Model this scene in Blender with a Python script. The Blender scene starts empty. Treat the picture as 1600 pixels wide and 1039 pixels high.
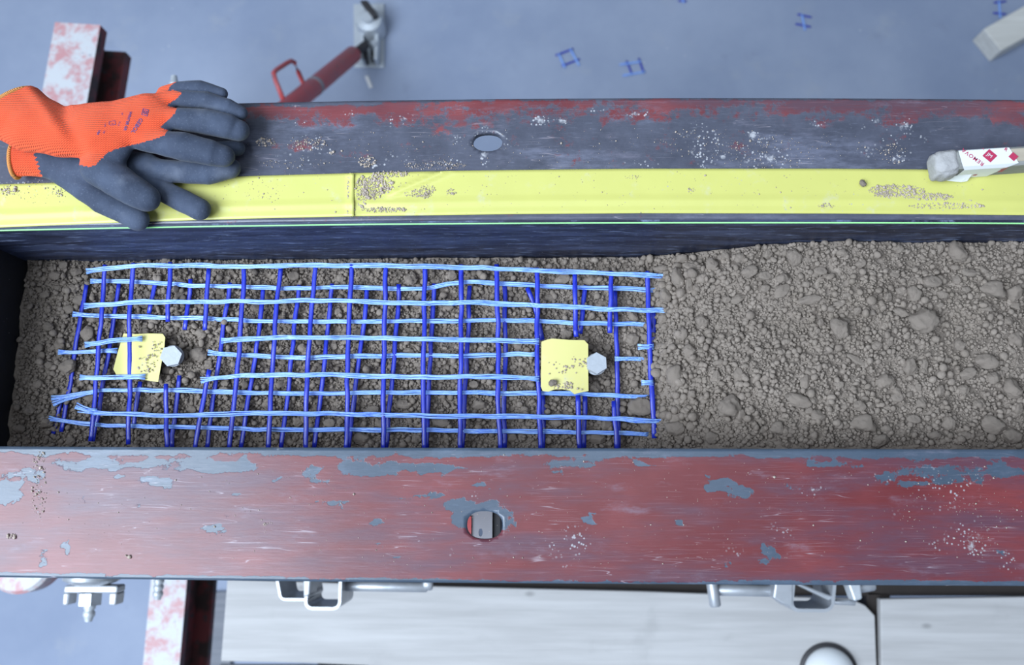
import bpy, bmesh, math, random
import numpy as np
from mathutils import Vector, Matrix
from mathutils.bvhtree import BVHTree
from mathutils.geometry import delaunay_2d_cdt

random.seed(7)
RNG = np.random.default_rng(11)
scene = bpy.context.scene
COL = scene.collection

# ------------------------------------------------------------------ camera
FPX, CX, CY, H = 1333.0, 800.0, 519.5, 0.87
TILT, PAN, ROLL = math.radians(10.0), math.radians(1.5), math.radians(0.2)
RCAM = Matrix.Rotation(PAN, 3, 'Y') @ Matrix.Rotation(TILT, 3, 'X') @ Matrix.Rotation(ROLL, 3, 'Z')
cam_data = bpy.data.cameras.new('camera')
cam = bpy.data.objects.new('camera', cam_data)
COL.objects.link(cam)
cam.matrix_world = Matrix.Translation((0, 0, H)) @ RCAM.to_4x4()
cam_data.sensor_width = 36.0
cam_data.lens = FPX * 36.0 / 1600.0
cam_data.clip_start = 0.02
cam_data.dof.use_dof = True
cam_data.dof.focus_distance = 0.95
cam_data.dof.aperture_fstop = 4.8
scene.camera = cam

# ------------------------------------------------------------------ light
world = bpy.data.worlds.new('hall_light')
scene.world = world
world.use_nodes = True
bg = world.node_tree.nodes['Background']
bg.inputs[0].default_value = (0.66, 0.80, 1.0, 1)
bg.inputs[1].default_value = 0.28


def area(name, loc, target, sx, sy, power, color):
    d = bpy.data.lights.new(name, 'AREA')
    d.shape = 'RECTANGLE'; d.size = sx; d.size_y = sy; d.energy = power; d.color = color
    o = bpy.data.objects.new(name, d)
    COL.objects.link(o)
    o.location = loc
    o.rotation_euler = (Vector(target) - Vector(loc)).to_track_quat('-Z', 'Y').to_euler()
    return o


area('daylight_door', (-2.35, -1.05, 3.2), (0, 0.1, -0.3), 3.2, 2.8, 375, (0.745, 0.86, 1.0))
area('overhead_fill', (0.3, 0.5, 5.2), (0.1, 0.1, 0), 2.4, 1.6, 40, (0.78, 0.88, 1.0))  # unseen lamp added overhead as soft fill
scene.view_settings.view_transform = 'Standard'
scene.view_settings.look = 'None'
scene.view_settings.gamma = 1.0
scene.view_settings.use_curve_mapping = False
scene.view_settings.exposure = 0.20

FLOOR = -2.1


# ------------------------------------------------------------------ helpers
def P(px, py, z):
    d = RCAM @ Vector(((px - CX) / FPX, -(py - CY) / FPX, -1.0))
    t = (z - H) / d.z
    return Vector((d.x * t, d.y * t, z))


RT = np.array(RCAM.transposed())
RN = np.array(RCAM)


def PN(px, py, z):
    px, py, z = np.broadcast_arrays(np.asarray(px, float), np.asarray(py, float), np.asarray(z, float))
    d = np.stack([(px - CX) / FPX, -(py - CY) / FPX, -np.ones_like(px)], -1) @ RN.T
    t = (z - H) / d[..., 2]
    return np.stack([d[..., 0] * t, d[..., 1] * t, z], -1)


def TOPX(v):
    c = (np.asarray(v) - np.array([0, 0, H])) @ RT.T
    return CX + FPX * c[..., 0] / -c[..., 2], CY - FPX * c[..., 1] / -c[..., 2]


def S(z):
    return (H - z) / FPX


def empty(name, loc, label=None, cat=None, group=None):
    o = bpy.data.objects.new(name, None)
    COL.objects.link(o)
    o.location = loc
    o.empty_display_size = 0.02
    if label: o['label'] = label
    if cat: o['category'] = cat
    if group: o['group'] = group
    return o


def tag(o, label=None, cat=None, group=None, kind=None):
    if label: o['label'] = label
    if cat: o['category'] = cat
    if group: o['group'] = group
    if kind: o['kind'] = kind
    return o


def wloc(o):
    v = Vector((0, 0, 0))
    while o is not None:
        v += o.location
        o = o.parent
    return v


def obj(name, verts, faces, mat, parent=None, smooth=False, loc=None):
    """one mesh object; verts in world coordinates (origin = parent's base or loc)"""
    me = bpy.data.meshes.new(name)
    org = wloc(parent) if parent is not None else Vector(loc if loc is not None else (0, 0, 0))
    v = np.asarray([tuple(a) for a in verts] if not isinstance(verts, np.ndarray) else verts, dtype=np.float64).reshape(-1, 3)
    v = v - np.array(org)
    if isinstance(faces, np.ndarray):
        n = faces.shape[1]
        me.vertices.add(len(v)); me.vertices.foreach_set('co', v.astype(np.float32).ravel())
        me.loops.add(faces.size); me.loops.foreach_set('vertex_index', faces.astype(np.int32).ravel())
        me.polygons.add(len(faces))
        me.polygons.foreach_set('loop_start', np.arange(0, faces.size, n, dtype=np.int32))
        me.update(calc_edges=True)
    else:
        me.from_pydata(v.tolist(), [], [list(f) for f in faces])
        me.update()
    if smooth:
        me.polygons.foreach_set('use_smooth', np.ones(len(me.polygons), dtype=bool))
    if mat is not None:
        me.materials.append(mat)
    o = bpy.data.objects.new(name, me)
    COL.objects.link(o)
    if parent is not None:
        o.parent = parent
    else:
        o.location = org
    return o


def attr(o, name, vals):
    a = o.data.attributes.new(name, 'FLOAT', 'POINT')
    a.data.foreach_set('value', np.asarray(vals, dtype=np.float32))


def bevel(o, w, seg=2, angle=35):
    m = o.modifiers.new('bevel', 'BEVEL')
    m.width = w; m.segments = seg; m.limit_method = 'ANGLE'; m.angle_limit = math.radians(angle)
    return o


class MB:
    def __init__(self):
        self.v = []; self.f = []

    def add(self, v, f):
        n = len(self.v)
        self.v += [Vector(a) for a in v]
        self.f += [[i + n for i in q] for q in f]
        return self

    def prism(self, prof, org, U, W, A, ends=True):
        """profile [(u,w)] in plane U,W at org, extruded by vector A"""
        n = len(prof)
        U, W, A, org = Vector(U), Vector(W), Vector(A), Vector(org)
        v = [org + U * p[0] + W * p[1] for p in prof] + [org + U * p[0] + W * p[1] + A for p in prof]
        f = [[i, (i + 1) % n, n + (i + 1) % n, n + i] for i in range(n)]
        if ends:
            f += [list(range(n))[::-1], list(range(n, 2 * n))]
        if U.cross(W).dot(A) < 0:
            f = [q[::-1] for q in f]
        return self.add(v, f)

    def ring_prism(self, outer, inner, org, U, W, A):
        """hollow profile: outer and inner loops with equal counts"""
        n = len(outer)
        U, W, A, org = Vector(U), Vector(W), Vector(A), Vector(org)
        pt = lambda p, k: org + U * p[0] + W * p[1] + A * k
        v = [pt(p, 0) for p in outer] + [pt(p, 0) for p in inner] + [pt(p, 1) for p in outer] + [pt(p, 1) for p in inner]
        f = []
        for i in range(n):
            j = (i + 1) % n
            f += [[i, j, 2 * n + j, 2 * n + i], [n + j, n + i, 3 * n + i, 3 * n + j], [j, i, n + i, n + j], [2 * n + i, 2 * n + j, 3 * n + j, 3 * n + i]]
        if U.cross(W).dot(A) < 0:
            f = [q[::-1] for q in f]
        return self.add(v, f)

    def box(self, c, sx, sy, sz, rot=None):
        R = rot or Matrix.Identity(3)
        v = [Vector(c) + R @ Vector((sx / 2 * i, sy / 2 * j, sz / 2 * k)) for k in (-1, 1) for j in (-1, 1) for i in (-1, 1)]
        return self.add(v, [[0, 2, 3, 1], [4, 5, 7, 6], [0, 1, 5, 4], [2, 6, 7, 3], [0, 4, 6, 2], [1, 3, 7, 5]])

    def tube(self, path, rad, n=12, flat=1.0, up=(0, 0, 1), caps=True):
        path = [Vector(p) for p in path]
        m = len(path)
        v = []
        for i, p in enumerate(path):
            t = (path[min(i + 1, m - 1)] - path[max(i - 1, 0)]).normalized()
            upv = Vector(up)
            if abs(t.dot(upv)) > 0.97: upv = Vector((0, 1, 0))
            s = t.cross(upv).normalized(); w = s.cross(t).normalized()
            r = rad[i] if isinstance(rad, (list, tuple, np.ndarray)) else rad
            for k in range(n):
                a = 2 * math.pi * k / n
                v.append(p + s * (math.cos(a) * r) + w * (math.sin(a) * r * flat))
        f = []
        for i in range(m - 1):
            for k in range(n):
                f.append([i * n + k, i * n + (k + 1) % n, (i + 1) * n + (k + 1) % n, (i + 1) * n + k])
        if caps:
            f += [list(range(n))[::-1], list(range((m - 1) * n, m * n))]
        return self.add(v, f)

    def lathe(self, prof, c, axis=(0, 0, 1), n=32):
        """prof [(r,h)] along axis from c"""
        q = Vector((0, 0, 1)).rotation_difference(Vector(axis).normalized())
        v = []
        for r, h in prof:
            for k in range(n):
                a = 2 * math.pi * k / n
                v.append(Vector(c) + q @ Vector((math.cos(a) * r, math.sin(a) * r, h)))
        f = []
        for i in range(len(prof) - 1):
            for k in range(n):
                f.append([i * n + k, i * n + (k + 1) % n, (i + 1) * n + (k + 1) % n, (i + 1) * n + k])
        f += [list(range(n))[::-1], list(range((len(prof) - 1) * n, len(prof) * n))]
        return self.add(v, f)

    def build(self, name, mat, parent=None, smooth=False, loc=None):
        return obj(name, self.v, self.f, mat, parent, smooth, loc)


def autosmooth(o, deg=40):
    me = o.data
    me.polygons.foreach_set('use_smooth', np.ones(len(me.polygons), dtype=bool))
    me.set_sharp_from_angle(angle=math.radians(deg))
    return o


def vnoise(x, y, seed=0):
    xi = np.floor(x).astype(np.int64); yi = np.floor(y).astype(np.int64)
    fx = x - xi; fy = y - yi
    fx = fx * fx * (3 - 2 * fx); fy = fy * fy * (3 - 2 * fy)

    def h(a, b):
        n = (a * 374761393 + b * 668265263 + seed * 974634777) & 0xFFFFFFFF
        n = ((n ^ (n >> 13)) * 1274126177) & 0xFFFFFFFF
        return ((n ^ (n >> 16)) & 0xFFFF) / 65535.0
    a = h(xi, yi); b = h(xi + 1, yi); c = h(xi, yi + 1); d = h(xi + 1, yi + 1)
    return (a * (1 - fx) + b * fx) * (1 - fy) + (c * (1 - fx) + d * fx) * fy


def fbm(x, y, seed=0, octv=4):
    s = 0; a = 0.5; t = 0
    for i in range(octv):
        s = s + a * vnoise(x, y, seed + i); t += a
        x = x * 2.03 + 5.1; y = y * 2.03 + 1.7; a *= 0.5
    return s / t


def sstep(a, b, x):
    t = np.clip((x - a) / (b - a), 0, 1)
    return t * t * (3 - 2 * t)


def ico(sub):
    bm = bmesh.new()
    bmesh.ops.create_icosphere(bm, subdivisions=sub, radius=1.0)
    v = np.array([q.co[:] for q in bm.verts]); f = np.array([[q.index for q in p.verts] for p in bm.faces])
    bm.free()
    return v, f


def rand_rot(n, rng):
    q = rng.normal(size=(n, 4)); q /= np.linalg.norm(q, axis=1)[:, None]
    w, x, y, z = q.T
    return np.stack([np.stack([1 - 2 * (y * y + z * z), 2 * (x * y - z * w), 2 * (x * z + y * w)], -1),
                     np.stack([2 * (x * y + z * w), 1 - 2 * (x * x + z * z), 2 * (y * z - x * w)], -1),
                     np.stack([2 * (x * z - y * w), 2 * (y * z + x * w), 1 - 2 * (x * x + y * y)], -1)], 1)


def crumbs(pos, rad, sub, rng, lump=0.28, flatz=0.8):
    """numpy cloud of lumpy grains -> verts, tris"""
    bv, bf = ico(sub)
    n = len(pos); m = len(bv)
    shapes = []
    for k in range(16):
        d = np.ones(m)
        for j in range(4):
            ax = rng.normal(size=3); ax /= np.linalg.norm(ax)
            d += lump * rng.uniform(-0.5, 1) * np.sin(bv @ ax * rng.uniform(1.5, 3.5) + rng.uniform(0, 6)) * 0.5
        shapes.append(bv * d[:, None])
    shapes = np.array(shapes)
    sh = shapes[rng.integers(0, 16, n)]
    sc = rng.uniform(0.75, 1.25, (n, 1, 3))
    v = np.einsum('nij,nmj->nmi', rand_rot(n, rng), sh * sc)
    v[..., 2] *= flatz
    v = v * rad[:, None, None] + pos[:, None, :]
    f = (bf[None] + (np.arange(n) * m)[:, None, None]).reshape(-1, 3)
    return v.reshape(-1, 3), f, m


# ------------------------------------------------------------------ material helpers
class NT:
    def __init__(self, name, rough=0.6, metal=0.0, spec=None):
        self.m = bpy.data.materials.new(name)
        self.m.use_nodes = True
        self.t = self.m.node_tree
        self.b = self.t.nodes['Principled BSDF']
        self.b.inputs['Roughness'].default_value = rough
        self.b.inputs['Metallic'].default_value = metal
        if spec is not None: self.b.inputs['Specular IOR Level'].default_value = spec
        self.co = self.node('ShaderNodeTexCoord').outputs['Object']

    def node(self, t, ins=None, **props):
        n = self.t.nodes.new(t)
        for k, v in props.items(): setattr(n, k, v)
        for k, v in (ins or {}).items(): self.put(n.inputs[k], v)
        return n

    def put(self, sock, v):
        if isinstance(v, bpy.types.NodeSocket): self.t.links.new(v, sock)
        else:
            if sock.type == 'RGBA' and len(v) == 3: v = (*v, 1)
            sock.default_value = v

    def set(self, **kw):
        names = dict(color='Base Color', rough='Roughness', metal='Metallic', normal='Normal', sheen='Sheen Weight')
        for k, v in kw.items(): self.put(self.b.inputs[names.get(k, k)], v)
        return self

    def map(self, scale=(1, 1, 1), rot=(0, 0, 0), loc=(0, 0, 0)):
        return self.node('ShaderNodeMapping', {'Vector': self.co, 'Scale': scale, 'Rotation': rot, 'Location': loc}).outputs[0]

    def noise(self, scale, detail=4, rough=0.55, vec=None, dist=0.0):
        return self.node('ShaderNodeTexNoise', {'Vector': vec or self.co, 'Scale': scale, 'Detail': detail, 'Roughness': rough, 'Distortion': dist}).outputs[0]

    def vor(self, scale, vec=None, feature='F1', out='Distance', rnd=1.0):
        return self.node('ShaderNodeTexVoronoi', {'Vector': vec or self.co, 'Scale': scale, 'Randomness': rnd}, feature=feature).outputs[out]

    def wave(self, scale, dist=2.0, vec=None, dscale=1.0, direction='X'):
        return self.node('ShaderNodeTexWave', {'Vector': vec or self.co, 'Scale': scale, 'Distortion': dist, 'Detail': 3, 'Detail Scale': dscale}, bands_direction=direction).outputs['Fac']

    def step(self, x, a, b):
        return self.node('ShaderNodeMapRange', {'Value': x, 'From Min': a, 'From Max': b, 'To Min': 0.0, 'To Max': 1.0}, interpolation_type='SMOOTHSTEP').outputs[0]

    def math(self, op, a, b=0.0, clamp=False):
        n = self.node('ShaderNodeMath', {0: a, 1: b}, operation=op)
        n.use_clamp = clamp
        return n.outputs[0]

    def mix(self, fac, a, b, blend='MIX'):
        n = self.node('ShaderNodeMix', data_type='RGBA', blend_type=blend)
        self.put(n.inputs[0], fac); self.put(n.inputs[6], a); self.put(n.inputs[7], b)
        return n.outputs[2]

    def attr(self, name):
        return self.node('ShaderNodeAttribute', attribute_name=name).outputs['Fac']

    def sep(self, axis):
        return self.node('ShaderNodeSeparateXYZ', {0: self.co}).outputs[axis]

    def bump(self, h, strength=0.3, dist=0.001, normal=None):
        ins = {'Height': h, 'Strength': strength, 'Distance': dist}
        if normal is not None: ins['Normal'] = normal
        return self.node('ShaderNodeBump', ins).outputs[0]


def simple(name, color, rough=0.5, metal=0.0, var=0.15, scale=60, bump=0.0):
    t = NT(name, rough, metal)
    n = t.noise(scale, 5)
    c = t.mix(n, tuple(max(0, x * (1 - var)) for x in color), tuple(min(1, x * (1 + var)) for x in color))
    t.set(color=c)
    if bump: t.set(normal=t.bump(n, bump, 0.002))
    return t.m


# ---- floor concrete
t = NT('floor_concrete', 0.62)
big = t.noise(0.9, 6, 0.62)
c = t.mix(t.step(big, 0.3, 0.72), (0.235, 0.285, 0.405), (0.355, 0.405, 0.520))
c = t.mix(t.math('MULTIPLY', t.step(t.noise(5.5, 6, 0.65), 0.55, 0.75), 0.35), c, (0.40, 0.42, 0.46))
c = t.mix(t.math('MULTIPLY', t.step(t.noise(9, 4, 0.6), 0.6, 0.8), 0.30), c, (0.17, 0.20, 0.28))
spk = t.step(t.vor(16), 0.07, 0.02)
c = t.mix(t.math('MULTIPLY', spk, t.step(t.noise(3, 2), 0.52, 0.62)), c, (0.55, 0.57, 0.62))
t.set(color=c, normal=t.bump(t.noise(90, 5), 0.12, 0.004))
M_FLOOR = t.m

# ---- beam paint (lower beam: red primer worn to blue-grey steel)
def beam_paint(name, red_bias, steel, steel2, red_a, red_b, dustcol, purple, soft_k=1.5, soft_w=0.04):
    t = NT(name, 0.42)
    bare = t.attr('bare'); dust = t.attr('dust')
    long = t.noise(1, 6, 0.6, vec=t.map((14, 60, 60)))
    fine = t.noise(1, 5, 0.6, vec=t.map((60, 420, 420)))
    mid = t.noise(38, 8, 0.68)
    edge = t.math('ADD', t.math('MULTIPLY', mid, 0.9), t.math('MULTIPLY', long, 0.35))
    edge = t.math('ADD', edge, t.math('MULTIPLY', t.noise(170, 5, 0.7), 0.60))
    m = t.math('ADD', bare, t.math('MULTIPLY', t.math('SUBTRACT', edge, 0.915), soft_k))
    mask = t.step(m, red_bias - soft_w, red_bias + soft_w)
    red = t.mix(t.step(t.noise(7, 4), 0.35, 0.7), red_a, red_b)
    red = t.mix(t.math('MULTIPLY', t.step(t.noise(1, 6, 0.6, vec=t.map((5, 26, 26))), 0.40, 0.66), 0.85), red, purple)
    red = t.mix(t.math('MULTIPLY', t.step(fine, 0.5, 0.72), 0.45), red, tuple(x * 0.62 for x in red_b))
    red = t.mix(t.math('MULTIPLY', t.step(t.noise(1, 5, 0.65, vec=t.map((14, 520, 520), loc=(3, 1, 0))), 0.55, 0.80), 0.30), red, (0.40, 0.24, 0.28))
    st = t.mix(t.noise(26, 7, 0.7), steel, steel2)
    st = t.mix(t.math('MULTIPLY', t.step(fine, 0.55, 0.75), 0.25), st, tuple(min(1, x * 1.8) for x in steel2))
    st = t.mix(t.math('MULTIPLY', t.step(t.noise(1, 6, 0.7, vec=t.map((9, 34, 34), rot=(0, 0, 0.25))), 0.52, 0.78), 0.55), st, tuple(min(1, x * 1.9) for x in steel2))
    c = t.mix(mask, red, st)
    c = t.mix(t.math('MULTIPLY', t.step(t.noise(1, 6, 0.68, vec=t.map((16, 44, 44), loc=(9, 2, 0))), 0.56, 0.80), 0.42), c, (0.24, 0.225, 0.29))
    # thin scratches
    for k, (rz, sc) in enumerate(((0.5, 9.0), (-0.9, 7.0), (1.35, 8.0), (0.9, 5.0))):
        v = t.map((sc * 1.0, sc * 26, sc), rot=(0, 0, rz), loc=(k * 3.7, k * 1.3, 0))
        s = t.step(t.math('ABSOLUTE', t.math('SUBTRACT', t.noise(1, 1, 0.4, vec=v), 0.5)), 0.006, 0.0)
        gate = t.step(t.noise(9 + k * 3, 2, 0.5, vec=t.map((1, 1, 1), loc=(k * 2.3, 7, 0))), 0.56, 0.68)
        c = t.mix(t.math('MULTIPLY', t.math('MULTIPLY', s, gate), 0.45), c, (0.46, 0.40, 0.44))
    # dry dust and plaster specks
    szn = t.math('MULTIPLY', t.noise(60, 2), 0.55)
    sp = t.step(t.math('SUBTRACT', t.vor(260), szn), 0.02, -0.10)
    big = t.step(t.math('SUBTRACT', t.vor(70), t.math('MULTIPLY', szn, 0.8)), 0.0, -0.06)
    dn = t.noise(75, 6, 0.7)
    dm = t.step(t.math('ADD', t.math('MULTIPLY', dust, 0.8), t.math('MULTIPLY', t.math('SUBTRACT', dn, 0.55), 2.6)), 0.50, 0.90)
    sm = t.math('MULTIPLY', sp, t.step(t.math('ADD', t.math('MULTIPLY', dust, 0.6), t.noise(23, 3)), 0.64, 0.84))
    bm_ = t.math('MULTIPLY', big, t.step(t.math('ADD', t.math('MULTIPLY', dust, 0.4), t.noise(11, 2)), 0.78, 0.86))
    allm = t.math('MAXIMUM', t.math('MAXIMUM', t.math('MULTIPLY', dm, 0.8), t.math('MULTIPLY', sm, 0.8)), bm_)
    c = t.mix(allm, c, dustcol)
    r = t.math('ADD', t.math('MULTIPLY', mask, -0.05), t.math('ADD', 0.34, t.math('MULTIPLY', allm, 0.4)))
    h = t.math('ADD', t.math('MULTIPLY', mask, -0.5), t.math('ADD', t.math('MULTIPLY', fine, 0.5), allm))
    t.set(color=c, rough=r, normal=t.bump(h, 0.35, 0.0006))
    t.b.inputs['Specular IOR Level'].default_value = 0.5
    return t.m


M_BEAM_LOW = beam_paint('worn_red_primer', 0.52, (0.034, 0.050, 0.074), (0.072, 0.098, 0.138), (0.120, 0.016, 0.019), (0.180, 0.034, 0.036), (0.36, 0.36, 0.38), (0.085, 0.040, 0.062))
M_BEAM_UP = beam_paint('bare_beam_steel', 0.56, (0.022, 0.025, 0.037), (0.115, 0.122, 0.165), (0.135, 0.028, 0.034), (0.25, 0.060, 0.062), (0.46, 0.46, 0.48), (0.085, 0.052, 0.072), 2.4, 0.22)

# ---- dark liner
t = NT('dark_plastic_liner', 0.42)
s1 = t.noise(1, 6, 0.65, vec=t.map((7, 60, 60)))
s2 = t.noise(1, 5, 0.7, vec=t.map((30, 30, 140), rot=(0, 0.5, 0)))
c = t.mix(t.step(s1, 0.38, 0.75), (0.011, 0.014, 0.032), (0.060, 0.080, 0.155))
c = t.mix(t.math('MULTIPLY', t.step(s2, 0.52, 0.75), 0.8), c, (0.24, 0.30, 0.46))
c = t.mix(t.step(t.vor(120), 0.06, 0.02), c, (0.5, 0.5, 0.52))
t.set(color=c, rough=t.math('ADD', 0.35, t.math('MULTIPLY', s2, 0.3)), normal=t.bump(s2, 0.25, 0.001))
M_LINER = t.m
t = NT('black_end_panel', 0.6)
c = t.mix(t.step(t.noise(14, 5), 0.45, 0.8), (0.008, 0.009, 0.013), (0.022, 0.024, 0.035))
c = t.mix(t.step(t.vor(90), 0.06, 0.02), c, (0.35, 0.35, 0.36))
t.set(color=c)
M_END = t.m
M_GREEN = simple('green_edge_strip', (0.33, 0.76, 0.30), 0.4, var=0.08)

# ---- yellow tape
def yellow(name, col, dustamt):
    t = NT(name, 0.45)
    n = t.noise(18, 5)
    c = t.mix(n, tuple(x * 0.94 for x in col), tuple(min(1, x * 1.06) for x in col))
    d = t.step(t.noise(30, 7, 0.7), 0.56, 0.74)
    c = t.mix(t.math('MULTIPLY', d, dustamt), c, (0.52, 0.50, 0.46))
    sp = t.math('MULTIPLY', t.step(t.vor(160), 0.2, 0.08), t.step(t.noise(20, 3), 0.57, 0.66))
    c = t.mix(t.math('MULTIPLY', sp, 0.7), c, (0.38, 0.37, 0.36))
    t.set(color=c, rough=t.math('ADD', 0.38, t.math('MULTIPLY', d, 0.3)), normal=t.bump(t.noise(45, 3), 0.12, 0.001))
    return t.m


M_TAPE = yellow('yellow_tape', (0.535, 0.525, 0.145), 0.45)
M_TAB = yellow('yellow_tab', (0.61, 0.56, 0.20), 0.55)

# ---- soil
def soilmat(name, k=1.0):
    t = NT(name, 0.95, spec=0.15)
    n = t.noise(55, 6, 0.65); f = t.noise(700, 4, 0.7)
    c = t.mix(t.step(n, 0.3, 0.75), (0.200 * k, 0.166 * k, 0.138 * k), (0.290 * k, 0.243 * k, 0.205 * k))
    c = t.mix(t.math('MULTIPLY', t.step(f, 0.5, 0.72), 0.45), c, (0.36 * k, 0.305 * k, 0.262 * k))
    c = t.mix(t.math('MULTIPLY', t.step(t.noise(9, 4), 0.5, 0.72), 0.35), c, (0.23 * k, 0.19 * k, 0.152 * k))
    t.set(color=c, normal=t.bump(t.noise(520, 5, 0.75), 0.75, 0.0016))
    return t.m


M_SOIL = soilmat('grey_brown_soil')
M_CLOD = soilmat('clod_soil', 1.22)
M_DUSTC = soilmat('dry_soil_crumbs', 1.9)

# ---- geogrid
def strandmat(name, a, b, rough, streak):
    t = NT(name, rough)
    n = t.noise(1, 4, 0.6, vec=t.map(streak))
    c = t.mix(t.step(n, 0.3, 0.7), a, b)
    t.set(color=c, normal=t.bump(n, 0.35, 0.0006))
    t.b.inputs['Coat Weight'].default_value = 0.25
    t.b.inputs['Coat Roughness'].default_value = 0.25
    return t.m


M_WARP = strandmat('painted_sheen_filaments', (0.025, 0.13, 0.82), (0.46, 0.72, 1.0), 0.30, (18, 1900, 1900))  # light caught by these yarns is painted into their pale blue streaks
M_WEFT = strandmat('deep_blue_strand', (0.006, 0.011, 0.27), (0.016, 0.042, 0.58), 0.36, (1500, 25, 1500))

# ---- glove
t = NT('orange_knit', 0.9, spec=0.2)
ridge = t.wave(150, 1.2, vec=t.map((0.25, 1.0, 0.0), rot=(0, 0, -0.12)), dscale=2, direction='Y')
st = t.wave(210, 1.5, vec=t.map((1, 1, 0.3), rot=(0, 0, 0.9)), dscale=3)
c = t.mix(t.noise(40, 4), (0.76, 0.078, 0.027), (0.88, 0.125, 0.050))
c = t.mix(t.math('MULTIPLY', ridge, 0.18), c, (0.42, 0.035, 0.012))
t.set(color=c, normal=t.bump(t.math('ADD', ridge, t.math('MULTIPLY', st, 0.5)), 0.8, 0.0012), sheen=0.25)
t.b.inputs['Sheen Roughness'].default_value = 0.5
t.b.inputs['Sheen Tint'].default_value = (1, 0.55, 0.4, 1)
M_KNIT = t.m
t = NT('grey_latex_coating', 0.78, spec=0.3)
n = t.noise(420, 4, 0.7)
c = t.mix(t.step(t.noise(30, 5), 0.3, 0.75), (0.030, 0.041, 0.070), (0.056, 0.074, 0.118))
c = t.mix(t.math('MULTIPLY', t.step(n, 0.55, 0.75), 0.5), c, (0.135, 0.16, 0.215))
c = t.mix(t.math('MULTIPLY', t.step(t.noise(22, 3), 0.58, 0.75), 0.35), c, (0.17, 0.19, 0.24))
t.set(color=c, normal=t.bump(n, 0.5, 0.0008), sheen=0.12)
M_LATEX = t.m
t = NT('tan_cuff_hem', 0.85)
w = t.wave(330, 1.0, direction='DIAGONAL')
t.set(color=t.mix(w, (0.50, 0.20, 0.055), (0.72, 0.32, 0.09)), normal=t.bump(w, 0.6, 0.001))
M_HEM = t.m
M_INK = simple('navy_print', (0.035, 0.03, 0.15), 0.6, var=0.1)

# ---- metal and other
t = NT('galvanised_steel', 0.42, 0.35)
v_ = t.vor(60, out='Color')
c = t.mix(t.noise(30, 6, 0.65), (0.42, 0.46, 0.50), (0.68, 0.71, 0.74))
t.set(color=c, normal=t.bump(t.noise(120, 5), 0.2, 0.001))
M_ZINC = t.m
M_BOLT = simple('zinc_bolt', (0.42, 0.45, 0.49), 0.62, 0.1, 0.14, 240, 0.15)
t = NT('white_painted_steel', 0.5)
c = t.mix(t.step(t.noise(26, 6, 0.7), 0.43, 0.64), (0.50, 0.51, 0.53), (0.47, 0.24, 0.25))
c = t.mix(t.step(t.noise(70, 4, 0.6), 0.64, 0.72), c, (0.30, 0.31, 0.35))
nz = t.node('ShaderNodeSeparateXYZ', {0: t.node('ShaderNodeNewGeometry').outputs['Normal']}).outputs[2]
t.set(color=c)
M_WHITE = t.m
t = NT('brown_red_steel', 0.6)
c = t.mix(t.step(t.noise(16, 5), 0.42, 0.6), (0.050, 0.028, 0.026), (0.20, 0.038, 0.042))
c = t.mix(t.step(t.noise(45, 4), 0.55, 0.7), c, (0.06, 0.055, 0.06))
t.set(color=c)
M_BROWN = t.m
t = NT('red_prop_paint', 0.45)
c = t.mix(t.step(t.noise(20, 6), 0.40, 0.75), (0.50, 0.065, 0.065), (0.36, 0.10, 0.11))
c = t.mix(t.step(t.noise(33, 5, 0.65), 0.62, 0.68), c, (0.12, 0.10, 0.11))
t.set(color=c)
M_RED = t.m
M_DARK = simple('dark_steel', (0.035, 0.033, 0.036), 0.55, 0.2, 0.3, 40)
M_DARKB = simple('dark_brown_timber', (0.022, 0.016, 0.013), 0.8, 0, 0.3, 30)
M_ALU = simple('cast_aluminium', (0.43, 0.45, 0.48), 0.40, 0.45, 0.2, 60, 0.2)
M_PLATE = simple('grey_plate', (0.28, 0.27, 0.29), 0.5, 0.1, 0.15, 40)

def wood(name, a, b, knots=True):
    t = NT(name, 0.7)
    g = t.noise(1, 6, 0.6, vec=t.map((3, 45, 45)))
    c = t.mix(t.step(g, 0.3, 0.75), a, b)
    if knots:
        k = t.vor(9, vec=t.map((0.7, 1.3, 1)))
        c = t.mix(t.math('MULTIPLY', t.step(k, 0.10, 0.03), 0.55), c, tuple(x * 0.45 for x in a))
        c = t.mix(t.math('MULTIPLY', t.step(t.noise(11, 4), 0.6, 0.78), 0.3), c, tuple(x * 0.7 for x in a))
    t.set(color=c, normal=t.bump(g, 0.15, 0.002))
    return t.m


M_BOARD = wood('pale_plywood', (0.39, 0.38, 0.375), (0.49, 0.48, 0.475))
M_PLANKG = wood('grey_plank', (0.17, 0.18, 0.21), (0.25, 0.26, 0.29), False)
M_BLOCK = wood('pale_timber', (0.62, 0.60, 0.55), (0.76, 0.74, 0.69), False)
M_STICK = wood('old_stick_wood', (0.36, 0.31, 0.24), (0.52, 0.46, 0.36), False)
t = NT('grey_bark_side', 0.85)
c = t.mix(t.noise(1, 6, 0.7, vec=t.map((30, 120, 120))), (0.10, 0.105, 0.09), (0.36, 0.36, 0.35))
t.set(color=c, normal=t.bump(t.noise(150, 5), 0.4, 0.001))
M_STICKSIDE = t.m
t = NT('dried_mortar', 0.92)
c = t.mix(t.noise(90, 6, 0.7), (0.24, 0.235, 0.235), (0.47, 0.46, 0.455))
t.set(color=c, normal=t.bump(t.noise(260, 6, 0.7), 0.8, 0.0015))
M_MORTAR = t.m
M_PAPER = simple('white_label_paper', (0.68, 0.70, 0.71), 0.55, var=0.04)
M_PRINT = simple('crimson_print', (0.42, 0.03, 0.085), 0.55, var=0.1)
M_SCRAPW = simple('white_scrap', (0.7, 0.7, 0.7), 0.6)

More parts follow.
